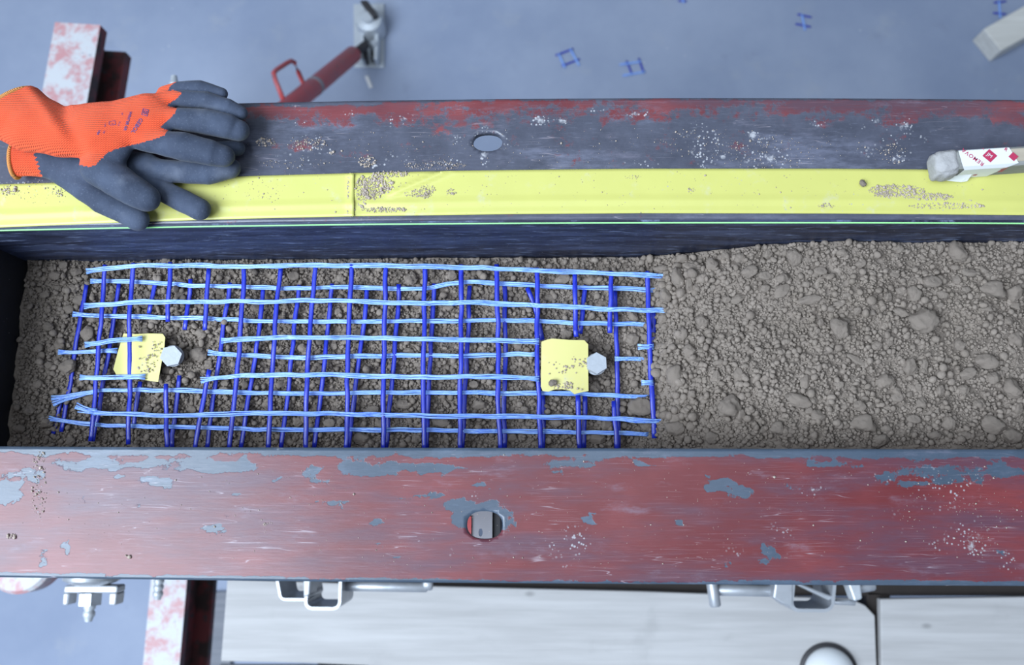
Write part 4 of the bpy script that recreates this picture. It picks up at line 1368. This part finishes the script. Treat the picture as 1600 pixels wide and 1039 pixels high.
def glove_print(v, f, org, ang, sx=1.0):
    """v in pixels; org pixel; ang = reading direction on screen, degrees clockwise from right"""
    a = math.radians(ang)
    u = (math.cos(a), math.sin(a)); w = (math.sin(a), -math.cos(a))
    v, f = subdiv(v, f, 2.5)
    out = []
    for (x, y) in v:
        px = org[0] + u[0] * x * sx + w[0] * y; py = org[1] + u[1] * x * sx + w[1] * y
        dr = (P(px, py, 0) - CAMP).normalized()
        hit = bvh.ray_cast(CAMP, dr)[0]
        if hit is None: hit = P(px, py, 0.05)
        nrm = bvh.ray_cast(CAMP, dr)[1] or Vector((0, 0, 1))
        out.append(hit + Vector((0, 0, 1)) * 0.00045)
    o = obj('print', out, f, M_INK, g1)
    bm = bmesh.new(); bm.from_mesh(o.data)
    for p in bm.faces:
        if p.normal.z < 0: p.normal_flip()
    bm.to_mesh(o.data); bm.free()
    return o


def polyline2d(pts, w):
    v = []; f = []
    for a, b in zip(pts[:-1], pts[1:]):
        d = Vector((b[0] - a[0], b[1] - a[1])); L = d.length
        n = Vector((-d.y, d.x)).normalized() * w / 2; e = d.normalized() * w / 2
        i = len(v)
        for q in (Vector(a) - e - n, Vector(b) + e - n, Vector(b) + e + n, Vector(a) - e + n): v.append((q.x, q.y))
        f.append([i, i + 1, i + 2, i + 3])
    return v, f


glove_print(*text_mesh('GEBOL', 8.6, 0.012), (219, 184), 122)['label'] = 'navy maker lettering'
glove_print(*text_mesh('WINTER GR', 5.8, 0.025), (203, 174), 108)['label'] = 'navy lettering'
lg = polyline2d([(0, 0), (0, 9), (9.5, 9), (9.5, 0), (0, 0)], 0.9); glove_print(*lg, (224, 170), 106)
lg = polyline2d([(7, 6.8), (2.6, 6.8), (2.6, 2.2), (6.8, 2.2), (6.8, 4.6), (4.8, 4.6)], 1.0); glove_print(*lg, (224, 170), 106)
lg = polyline2d([(0, 0), (0, 9), (6, 9), (6, 1), (3, -1.2), (0, 0)], 0.6); glove_print(*lg, (171, 190.5), 78)
glove_print(*text_mesh('X', 4), (174.2, 192.5), 78)
glove_print(*text_mesh('M', 4.2), (190, 176), 105)
glove_print(*text_mesh('X121', 3.8), (186.5, 189.5), 110)
glove_print(*text_mesh('UX', 3.6), (164, 193), 100)
glove_print(*text_mesh('USA', 4.6, 0.03), (155, 203), 118)
glove_print(*text_mesh('GR', 4.0), (163, 203.5), 118)

# ================================================================== STICK WITH LABEL
zt = 0.030
A = P(1499, 236.8, zt); B_ = P(1600, 228.5, zt); C_ = P(1500, 260.5, zt); D_ = P(1600, 256, zt)
ax = ((B_ + D_) / 2 - (A + C_) / 2).normalized()
sd_ = Vector((-ax.y, ax.x, 0))
wd = 30.0 * S(zt)
org = (A + C_) / 2
st = empty('wooden_stick', (org.x + 0.1, org.y, 0.0013), 'wooden stick with a mortar-caked end and white paper label at the right', 'stick')
Lk = 0.26
z0_ = 0.0014
m = MB()
prof = [(-wd / 2, z0_), (wd / 2, z0_), (wd / 2 + .0005, zt - .002), (wd / 2 - .002, zt), (-wd / 2 + .002, zt), (-wd / 2 - .0005, zt - .002)]
o = m.prism(prof, Vector((org.x, org.y, 0)) - ax * 0.004, sd_, (0, 0, 1), ax * Lk).build('shaft', M_STICKSIDE, st)
o = MB().box(Vector((org.x, org.y, zt + 0.0002)) + ax * (Lk / 2 + .02) + sd_ * 0.0005, Lk - .06, wd * 0.72, 0.0006, Matrix((ax, sd_, Vector((0, 0, 1)))).transposed()).build('planed_face', M_STICK, st)
# mortar lump end
bv, bf = ico(4)
Rm = Matrix((ax, sd_, Vector((0, 0, 1)))).transposed()
vv = []
for q in bv:
    q = Vector(q)
    qq = Vector((math.copysign(abs(q.x) ** 0.7, q.x), math.copysign(abs(q.y) ** 0.6, q.y), math.copysign(abs(q.z) ** 0.6, q.z)))
    nn = float(fbm(np.array([q.x * 3 + q.z]), np.array([q.y * 3 + q.z * 2]), 91)[0])
    qq *= 0.86 + 0.26 * nn
    w_ = Vector((org.x, org.y, zt / 2 + 0.001)) + Rm @ Vector((qq.x * 0.0135 - 0.0105, qq.y * 0.0142 - 0.001, qq.z * (zt / 2 + 0.0005)))
    w_.z = max(w_.z, 0.0014)
    vv.append(w_)
obj('mortar_end', vv, bf, M_MORTAR, st, True)
# paper sleeve
k = 0.0007
ls, le = 0.0015, 0.054
def slv(u, w, l): return Vector((org.x, org.y, 0)) + ax * l + sd_ * u + Vector((0, 0, w))
top_in = zt + k
secs = []
pr = [(-wd / 2 - k - .0005, 0.0022), (-wd / 2 - k - .0007, zt - .003), (-wd / 2 + .001, zt + k + .0004), (wd / 2 - .001, zt + k + .0004), (wd / 2 + k, zt - .002), (wd / 2 + k, 0.0022)]
cutl = [0.004, 0.003, 0.0, -0.002, 0.0, 0.0]; cutr = [-0.014, -0.006, 0.004, -0.003, -0.002, 0.0]
v = [slv(p[0], p[1], ls + a) for p, a in zip(pr, cutl)] + [slv(p[0], p[1], le + a) for p, a in zip(pr, cutr)]
f = [[i + 1, i, 6 + i, 6 + i + 1] for i in range(5)]
o = obj('paper_label', v, f, M_PAPER, st)
s_ = o.modifiers.new('thickness', 'SOLIDIFY'); s_.thickness = 0.0003; s_.offset = 0
lab = o
# torn flap
fa = [slv(-wd / 2 - .0012, 0.010, 0.002), slv(-wd / 2 - .0012, 0.012, 0.020), slv(-wd / 2 - .0055, 0.0035, 0.0185), slv(-wd / 2 - .0060, 0.0030, 0.012), slv(-wd / 2 - .0035, 0.004, -0.004)]
o = obj('torn_flap', fa, [[0, 1, 2, 3, 4]], M_PAPER, st)
s_ = o.modifiers.new('thickness', 'SOLIDIFY'); s_.thickness = 0.0003


def stick_print(v, f, l0, u0, ang, sc, face='top'):
    a = math.radians(ang)
    out = []
    for (x, y) in v:
        X = (x * math.cos(a) - y * math.sin(a)) * sc + l0; Y = (x * math.sin(a) + y * math.cos(a)) * sc + u0
        if face == 'top': out.append(slv(Y, zt + k + .0009, X))
        else: out.append(slv(-wd / 2 - k - .0013, Y, X))
    o = obj('label_print', out, f, M_PRINT, lab)
    return o


mm = 0.001
tv, tf = text_mesh('REMOVA', 1.0, 0.014, 1.18)
stick_print(tv, tf, 0.0235, -wd / 2 + 0.0026, 137, 5.9 * mm)
dv = [(-1, 0), (0, -1), (1, 0), (0, 1)]
stick_print([(x * 1.05, y) for x, y in dv], [[0, 1, 2, 3]], 0.0300, 0.001, -4, 7.2 * mm)
sq = stick_print([(x, y) for x, y in dv], [[0, 1, 2, 3]], 0.0535, -0.0015, -4, 5.0 * mm)
tv, tf = text_mesh('JM', 1.0)
a_ = math.radians(-42)
o = obj('label_emblem', [slv(((x * math.sin(a_) + y * math.cos(a_)) * 5.5 * mm) + 0.0018, zt + k + .0013, (x * math.cos(a_) - y * math.sin(a_)) * 5.5 * mm + 0.0263) for x, y in tv], tf, M_PAPER, lab)
tv, tf = text_mesh('R', 1.0, 0.03)
stick_print(tv, tf, 0.045, wd / 2 - .0030, -42, 5 * mm)
stick_print(*text_mesh('Y', 1.0), 0.024, wd / 2 - .0025, 20, 3.5 * mm)
tv, tf = text_mesh('TBIB', 1.0, 0.03)
stick_print(tv, tf, 0.044, zt - .002, -88, 6.5 * mm, 'side')
stick_print(*text_mesh('BI', 1.0, 0.03), 0.022, 0.012, -85, 5.0 * mm, 'side')


# ================================================================== FRAME STEEL BELOW
def cbeam(name, tl, tr, br, bl, z, hgt, tf_, label, mats, along=0.0, kind='C'):
    """channel section: photo pixel corners of its top face at height z"""
    tl, tr, br, bl = [P(*q, z) for q in (tl, tr, br, bl)]
    w = ((tr - tl).length + (br - bl).length) / 2
    s0 = (tl + tr) / 2; s1 = (bl + br) / 2
    a = s1 - s0; s1 = s1 + a.normalized() * along; a = s1 - s0
    an = a.normalized()
    u = Vector((-an.y, an.x, 0))
    if u.x < 0: u = -u
    e = empty(name, ((s0 + s1) / 2).to_tuple()[:2] + (z - hgt,), label, 'steel beam')
    W_ = Vector((0, 0, -1))
    t_ = 0.008
    MB().prism([(-w / 2, 0), (w / 2, 0), (w / 2, tf_), (-w / 2, tf_)], s0, u, W_, a).build('top_flange', mats[1], e)
    # painted top skin of the flange
    MB().prism([(-w / 2, 0), (w / 2 - .001, 0), (w / 2 - .001, .0012), (-w / 2, .0012)], s0 + Vector((0, 0, .0012)), u, W_, a).build('painted_top', mats[0], e)
    wo = -w / 2 + 0.02 if kind == 'C' else -t_ / 2
    MB().prism([(wo, tf_), (wo + t_, tf_), (wo + t_, hgt - tf_), (wo, hgt - tf_)], s0, u, W_, a).build('web', M_BROWN, e)
    MB().prism([(-w / 2, hgt - tf_), (w / 2, hgt - tf_), (w / 2, hgt), (-w / 2, hgt)], s0, u, W_, a).build('bottom_flange', mats[1], e)
    for c in e.children: bevel(c, 0.003, 2)
    return e


cbeam('channel_beam', (87, 37), (157, 37), (138, 160), (62, 160), -1.05, 0.165, 0.034, 'white and red paint-worn steel channel sticking out behind the glove', (M_WHITE, M_BROWN), 0.30, 'I')
# joint member under the far beam, near side
cbeam('channel_beam', (237, 880), (297, 880), (280, 1039), (225, 1039), -1.20, 0.20, 0.025, 'pale steel beam with dark flank at the bottom left, below the red beam', (M_WHITE, M_BROWN), 0.25, 'I')
# legs carrying the two members to the floor
for (px, py, z, lab) in ((105, 200, -1.2155, 'dark steel post under the channel behind the glove'), (262, 880, -1.40, 'dark steel post under the pale beam at the bottom left')):
    c = P(px, py, z)
    hh = z - FLOOR
    e = MB().ring_prism([(-.04, -.04), (.04, -.04), (.04, .04), (-.04, .04)], [(-.034, -.034), (.034, -.034), (.034, .034), (-.034, .034)], (c.x, c.y, FLOOR), (1, 0, 0), (0, 1, 0), (0, 0, hh)).build('steel_post', M_DARK, loc=(c.x, c.y, FLOOR))
    tag(e, lab, 'post')


def threaded(name, p0, p1, r, label, mat=None, group=None, pitch=0.012):
    p0, p1 = Vector(p0), Vector(p1)
    L = (p1 - p0).length
    prof = [(r * .6, 0)]
    n = int(L / pitch)
    for i in range(n):
        h0 = i * pitch
        prof += [(r * .80, h0 + pitch * .05), (r, h0 + pitch * .3), (r, h0 + pitch * .7), (r * .80, h0 + pitch * .95)]
    prof += [(r * .6, L)]
    o = MB().lathe(prof, p0, p1 - p0, 20).build(name, mat or M_ZINC, loc=p0)
    autosmooth(o, 50)
    if label: tag(o, label, 'threaded rod', group)
    return o


# tie rod with wing nut (points towards the viewer's feet)
zr_ = -0.62
p_a = P(146, 885, zr_); p_b = P(138, 971, zr_)
threaded('threaded_rod', p_a, p_b, 0.0098, 'galvanised threaded rod running through the three-pronged wing nut')
s = S(zr_)
wn = empty('wing_nut', P(143, 925, zr_ - .03), 'three-pronged cast wing nut below the red beam', 'wing nut')
def wpt(px, py, dz=0): return P(px, py, zr_ + dz)
tk = 0.030
def slab(poly, z_top, th, mat, name, parent, bev=0.003):
    v = [P(x, y, z_top) for x, y in poly]
    m = MB().prism([(q.x, q.y) for q in v][::-1], (0, 0, z_top - th), (1, 0, 0), (0, 1, 0), (0, 0, th))
    return bevel(m.build(name, mat, parent), bev)
slab([(100, 915), (184, 915), (183, 927), (98, 927)], zr_ + .014, tk, M_ALU, 'crossbar', wn)
for a_, b_ in (((98, 926), (108, 926)), ((170, 926), (183, 926))):
    slab([(a_[0], a_[1]), (b_[0], b_[1]), (b_[0] - 2.5, 946), (a_[0] - 1.5, 946)], zr_ + .014, tk, M_ALU, 'prong', wn)
c0 = P(141.5, 926, zr_); c1 = P(140, 945, zr_)
MB().lathe([(0.020, 0), (0.020, (c1 - c0).length)], c0, c1 - c0, 6).build('hub', M_ALU, wn)
dk = empty('tie_plate', P(143, 903, zr_ - .03), 'round domed tie plate just above the wing nut', 'plate')
c0 = P(144, 905, zr_); c1 = P(143, 915, zr_)
autosmooth(MB().lathe([(0.046, -0.012), (0.046, 0.0), (0.040, 0.004), (0.024, (c1 - c0).length - .001)], c0, c1 - c0, 32).build('dome', M_ALU, dk))
p_a = P(252, 872, -0.80); p_b = P(246, 937, -0.80)
threaded('threaded_rod', p_a, p_b, 0.0095, 'short threaded rod end over the pale beam below the red beam')
# round white cap at the left edge
zc = -0.75
cc = P(28, 872, zc)
e = empty('white_disc', (cc.x, cc.y, zc - .06), 'white paint-chipped round disc at the lower left corner', 'disc')
autosmooth(MB().lathe([(0.062, -0.055), (0.066, -0.05), (0.066, -0.006), (0.060, 0.0), (0.02, 0.002)], cc, (0, 0, 1), 48).build('disc', M_WHITE, e), 40)
c_ = P(92, 900, zc - .02)
bevel(MB().box((c_.x + .015, c_.y + .008, zc - .03), 0.095, 0.02, 0.02).build('lever', M_RED, e), .003)
# small rod standing behind the glove
p_a = P(274, 200, -0.66); p_b = P(272, 119, -0.66)
threaded('threaded_rod', p_a, p_b, 0.0095, 'threaded rod end peeking out behind the gloves')

# ---- plywood boards, rails, knob
def board(poly, z, th, label, mat=None):
    v = [P(x, y, z) for x, y in poly]
    cx_ = sum(q.x for q in v) / len(v); cy_ = sum(q.y for q in v) / len(v)
    m = MB().prism([(q.x, q.y) for q in v][::-1], (0, 0, z - th), (1, 0, 0), (0, 1, 0), (0, 0, th))
    o = bevel(m.build('plywood_board', mat or M_BOARD, loc=(cx_, cy_, z - th)), 0.002)
    return tag(o, label, 'board')
ZB = -1.02
board([(355, 905), (650, 915.5), (1000, 924), (1330, 936), (1352, 946), (1367, 962), (1371, 1110), (345, 1110)][:6] + [(1371, 1072), (470, 1035.5), (345, 1033)], ZB, 0.021, 'long pale plywood board below the red beam, with a clipped corner')
board([(1376, 936), (1700, 931), (1700, 1110), (1378, 1110)], ZB + 0.003, 0.021, 'pale plywood board in the bottom right corner beyond the dark gap')
board([(340, 1040), (475, 1040), (1366, 1080), (1366, 1150), (338, 1150)], ZB - 0.012, 0.021, 'pale plywood board along the bottom picture edge, left of centre')
def rail(pa, pb, z, w, h_, label, mat, name='timber_rail'):
    a, b = P(*pa, z), P(*pb, z)
    d = b - a; n = Vector((-d.y, d.x, 0)).normalized()
    o = bevel(MB().prism([(-w / 2, 0), (w / 2, 0), (w / 2, -h_), (-w / 2, -h_)], a, n, (0, 0, 1), d).build(name, mat, loc=((a.x + b.x) / 2, (a.y + b.y) / 2, z - h_)), .003)
    return tag(o, label, 'rail')
rail((362, 897), (1750, 897), ZB - 0.0225, 0.09, 0.10, 'dark brown timber rail under the plywood, hidden below the red beam', M_DARKB)
rail((330, 1095), (1750, 1095), ZB - 0.034, 0.09, 0.0885, 'dark brown timber rail carrying the plywood below the picture edge', M_DARKB)
rail((1373, 925), (1374, 1064), ZB - 0.0225, 0.05, 0.06, 'dark joist under the gap between the two plywood boards', M_DARKB)
o = rail((338, 925), (334, 1060), FLOOR + 0.0225, 0.108, 0.022, 'grey weathered plank on the floor between the pale beam and the plywood', M_PLANKG, 'grey_plank')
o['category'] = 'plank'
kc = P(1299, 1054, ZB + .02)
kb = empty('steel_dome', (kc.x, kc.y, ZB), 'shiny pale steel dome on the plywood at the bottom edge', 'dome')
autosmooth(MB().lathe([(0.060, 0.0002), (0.060, 0.006), (0.057, 0.008)], (kc.x, kc.y, ZB), (0, 0, 1), 40).build('ring', M_DARK, kb))  # dark ring stands in for the shade around the dome's foot
pf = [(0.052 * math.cos(q), 0.008 + 0.036 * math.sin(q)) for q in np.linspace(0, 1.45, 10)]
autosmooth(MB().lathe(pf, (kc.x, kc.y, ZB), (0, 0, 1), 40).build('dome', M_PAPER, kb), 60)


# ---- aluminium clamps (hollow profile ends) under the red beam
def rrect(w, h_, r, n=5, skew=0.0):
    out = []
    for (cx_, cy_, a0) in ((w / 2 - r, h_ / 2 - r, 0), (-w / 2 + r, h_ / 2 - r, 90), (-w / 2 + r, -h_ / 2 + r, 180), (w / 2 - r, -h_ / 2 + r, 270)):
        for k_ in range(n):
            a = math.radians(a0 + 90 * k_ / (n - 1))
            y = cy_ + r * math.sin(a)
            out.append((cx_ + r * math.cos(a) + skew * y, y))
    return out


ZC = -0.62
def hollow(name, px, py, w, h_, r, wall, z, depth, parent, skew=0.0, mat=None):
    c = P(px, py, z); s = S(z)
    o = MB().ring_prism(rrect(w * s, h_ * s, r * s, 5, skew), rrect((w - 2 * wall) * s, (h_ - 2 * wall) * s, max(.5, r - wall) * s, 5, skew), (c.x, c.y, z - depth), (1, 0, 0), (0, 1, 0), (0, 0, depth)).build(name, mat or M_ALU, parent)
    return autosmooth(o, 40)


def rodp(name, a, b, z, rpx, parent, mat=None, z2=None):
    r_ = rpx * S(z)
    A_ = P(*a, z); B2 = P(*b, z if z2 is None else z2)
    d = (B2 - A_)
    return autosmooth(MB().lathe([(r_ * .8, 0), (r_, r_ * .25), (r_, d.length - r_ * .25), (r_ * .8, d.length)], A_, d, 20).build(name, mat or M_ALU, parent), 40)


c = P(490, 915, ZC - .1)
k1 = empty('formwork_clamp', (c.x, c.y, ZC - .15), 'aluminium clamp with two hollow chambers and a rod, lower left of centre', 'clamp')
hollow('chamber', 505, 920, 56, 62, 12, 4.5, ZC, 0.10, k1)
hollow('chamber', 455, 910, 46, 54, 8, 4.0, ZC - .004, 0.10, k1, -0.25)
slab([(473, 900), (486, 900), (484, 930), (474, 934)], ZC + .002, .05, M_ALU, 'lug', k1)
rodp('clamp_rod', (530, 915), (668, 917), ZC - .04, 8, k1)
rodp('rod_end', (662, 912), (676, 912), ZC - .04, 10, k1)
c = P(1230, 918, ZC - .1)
k2 = empty('formwork_clamp', (c.x, c.y, ZC - .15), 'aluminium clamp with one hollow chamber and a hanging pin, lower right of centre', 'clamp')
hollow('chamber', 1271, 924, 66, 60, 14, 5, ZC, 0.10, k2, 0.15)
slab([(1212, 905), (1240, 905), (1240, 948), (1224, 944), (1208, 934)], ZC + .001, .05, M_ALU, 'lug', k2)
slab([(1243, 913), (1252, 912), (1302, 932), (1296, 939)], ZC - .004, .03, M_ALU, 'brace', k2)
rodp('clamp_rod', (1118, 921), (1214, 923), ZC - .03, 9, k2)
rodp('pin', (1110, 895), (1118, 948), ZC - .02, 8.5, k2)
rodp('tail_rod', (1300, 940), (1336, 942), ZC - .03, 4, k2)
rodp('pivot', (1330, 920), (1366, 914), ZC - .03, 8, k2)
slab([(1325, 912), (1345, 910), (1348, 936), (1335, 940)], ZC - .01, .03, M_ZINC, 'latch', k2)
# walers hung below the two beams: they carry the tie rods and clamps
def waler(pxa, pxb, pya, pyb, z1, z0, y_web, label):
    a = P(pxa, pya, z1); b = P(pxb, pyb, z1)
    y0_, y1_ = min(a.y, b.y), max(a.y, b.y)
    e = empty('steel_waler', ((a.x + b.x) / 2, (y0_ + y1_) / 2, z0), label, 'waler')
    bevel(MB().box(((a.x + b.x) / 2, (y0_ + y1_) / 2, (z0 + z1) / 2), abs(b.x - a.x), y1_ - y0_, z1 - z0).build('bar', M_DARK, e), .004)
    for q in (0.25, 0.75):
        MB().prism([(y_web - .008, -0.2615), (y_web + .008, -0.2615), (y1_ - .004, z1), (y0_ + .004, z1)], (a.x + (b.x - a.x) * q - .015, 0, 0), (0, 1, 0), (0, 0, 1), (0.03, 0, 0)).build('hanger_plate', M_DARK, e)
    return e


waler(105, 1380, 862, 893, -0.56, -0.83, 0.028, 'dark steel waler hidden under the near red beam, carrying clamps and tie rods')
waler(180, 420, 182, 215, -0.56, -0.76, 0.280, 'dark steel waler hidden under the far beam behind the gloves')
# posts carrying the soil box and the rail that holds the red prop
for x_, lab in ((-0.42, 'dark steel post under the left half of the soil box'), (0.50, 'dark steel post under the right half of the soil box')):
    e = MB().ring_prism([(-.05, -.05), (.05, -.05), (.05, .05), (-.05, .05)], [(-.043, -.043), (.043, -.043), (.043, .043), (-.043, .043)], (x_, 0.15, FLOOR), (1, 0, 0), (0, 1, 0), (0, 0, -0.2555 - FLOOR)).build('steel_post', M_DARK, loc=(x_, 0.15, FLOOR))
    tag(e, lab, 'post')
rail((152, 213), (425, 206), -1.30, 0.06, 0.06, 'dark steel rail under the far beam holding the red prop', M_DARK, 'steel_rail')
for px_, py_, zz_ in ((480, 897, ZB - .1225), (1560, 897, ZB - .1225), (480, 1095, ZB - .1225), (1340, 1095, ZB - .1225)):
    c = P(px_, py_, zz_)
    e = bevel(MB().box((c.x, c.y, (zz_ + FLOOR) / 2), 0.07, 0.07, zz_ - FLOOR).build('timber_post', M_DARKB, loc=(c.x, c.y, FLOOR)), .003)
    tag(e, 'dark timber post under the %s %s of the plywood platform' % ('far' if py_ < 1000 else 'near', 'left' if px_ < 900 else 'right'), 'post')

# ================================================================== FLOOR THINGS
# push-pull prop with base plate
zp = FLOOR + 0.012
pp = empty('push_pull_prop', P(576, 60, FLOOR), 'red tubular prop with a loop handle on a galvanised floor plate', 'prop')
pc = [P(552, 6, zp), P(600, 5, zp), P(600, 104.5, zp), P(553, 104.5, zp)]
bevel(MB().prism([(q.x, q.y) for q in pc][::-1], (0, 0, FLOOR + .0002), (1, 0, 0), (0, 1, 0), (0, 0, .012)).build('base_plate', M_ZINC, pp), .002)
def fz(px, py, h_): return P(px, py, FLOOR + h_)
c = fz(576, 30, 0.10)
autosmooth(MB().lathe([(0.050, -0.088), (0.050, -0.02), (0.046, 0), (0.024, 0.006), (0.02, 0.02)], c, (0, 0, 1), 32).build('swivel_head', M_ZINC, pp))
for dx in (-12, 13):
    slab([(576 + dx - 3, 34), (576 + dx + 3, 34), (576 + dx * .8 + 3, 92), (576 + dx * .8 - 3, 92)], FLOOR + 0.07, 0.058, M_ZINC, 'fork_cheek', pp, .002)
slab([(562, 0), (574, 0), (590, 22), (582, 26)], FLOOR + .135, .03, M_DARK, 'locking_hook', pp, .003)
c = fz(583, 68, .075)
autosmooth(MB().lathe([(0.013, -.06), (0.013, 0.0), (0.010, .004)], c, (0, 0, 1), 16).build('anchor_bolt', M_BOLT, pp))
slab([(578, 70), (588, 70), (586, 94), (580, 94)], FLOOR + .03, .018, M_DARK, 'slot_insert', pp, .001)
T0 = fz(552, 85, 0.14); T1 = P(405, 206, -1.35)
dirn = (T1 - T0).normalized()
autosmooth(MB().lathe([(0.027, 0), (0.030, .004), (0.030, (T1 - T0).length)], T0, dirn, 32).build('outer_tube', M_RED, pp))
autosmooth(MB().lathe([(0.016, 0), (0.016, 0.15)], fz(572, 70, 0.10), (T0 - fz(572, 70, .10)), 20).build('inner_spindle', M_DARK, pp))
slab([(563, 66), (570, 66), (573, 92), (568, 92)], FLOOR + .10, .05, M_DARK, 'spindle_eye', pp, .002)
# loop handle
L = (T1 - T0).length
def on(tt): return T0 + dirn * (L * tt)
def zat(px):   # height of tube axis near a photo column
    tt = (552 - px) / (552 - 405); return T0.z + (T1.z - T0.z) * max(0, min(1, tt))
hp = [P(486, 154, zat(474)), P(477, 138, zat(478)), P(466, 112, zat(470)), P(460, 97.5, zat(462)), P(455, 95, zat(456)), P(449, 98, zat(450)), P(432, 109, zat(440)), P(427.5, 114, zat(436)), P(430, 124, zat(436)), P(445, 162, zat(440))]
hp = [hp[0]] + hp[1:]
MB().tube(hp, 0.0072, 10).build('loop_handle', M_RED, pp, True)
c = on(0.48)
autosmooth(MB().lathe([(0.0310, -.010), (0.0312, .010)], c, dirn, 28).build('ring', M_PLATE, pp))

# white scrap near the plate, timber block, grid scraps
v = [P(570, 120, FLOOR + .002), P(575, 118, FLOOR + .004), P(583, 137, FLOOR + .002), P(577, 138, FLOOR + .002)]
m = MB().prism([(q.x, q.y) for q in v][::-1], (0, 0, FLOOR + .0003), (1, 0, 0), (0, 1, 0), (0, 0, .006)).build('plastic_scrap', M_SCRAPW, loc=(v[0].x, v[0].y, FLOOR))
bevel(tag(m, 'small white scrap on the floor below the prop plate', 'scrap'), .001)
zb = FLOOR + 0.085
v = [P(1537, 45, zb), P(1565, 79, zb), P(1750, -24, zb), P(1722, -60, zb)]
m = MB().prism([(q.x, q.y) for q in v][::-1], (0, 0, FLOOR + .0003), (1, 0, 0), (0, 1, 0), (0, 0, .085)).build('timber_block', M_BLOCK, loc=(v[0].x, v[0].y, FLOOR))
bevel(tag(m, 'pale squared timber lying on the floor at the top right corner', 'timber'), .004)


def scrap(hs, vs, label):
    allp = [q for s_ in hs + vs for q in s_]
    c = P(sum(q[0] for q in allp) / len(allp), sum(q[1] for q in allp) / len(allp), FLOOR)
    e = empty('geogrid_scrap', c, label, 'grid scrap', 'blue grid scraps on the floor')
    for k_, (grp, mt, zz) in enumerate(((hs, M_WARP, .0060), (vs, M_WEFT, .0035))):
        for a, b in grp:
            n_ = 6
            pth = [P(a[0] + (b[0] - a[0]) * i / n_, a[1] + (b[1] - a[1]) * i / n_, FLOOR + zz + .0012 * math.sin(i)) for i in range(n_ + 1)]
            MB().tube(pth, 0.0036, 8, .5).build('strand', mt, e, True)
    return e


scrap([((873, 84), (883, 106)), ((891, 76), (905, 102))], [((868, 86.5), (896, 76)), ((878, 103), (906, 92))], 'slanted blue grid scrap on the floor, left of the close pair')
scrap([((968, 101), (1002, 96)), ((973, 118), (1008, 112))], [((979, 95), (988, 117)), ((998, 91), (1006, 114))], 'blue grid scrap on the floor, right of the close pair')
scrap([((1253, 22), (1258, 47))], [((1246, 22), (1268, 27)), ((1243, 37), (1267, 42))], 'small H-shaped blue grid scrap on the floor, alone towards the right')
scrap([((1561, 0), (1563, 28))], [((1553, 4), (1572, 2)), ((1552, 20), (1572, 22))], 'blue grid scrap on the floor at the top right beside the timber')
scrap([((1066, -4), (1068, 4))], [((1060, 1), (1073, 2))], 'tiny blue grid scrap at the top picture edge')
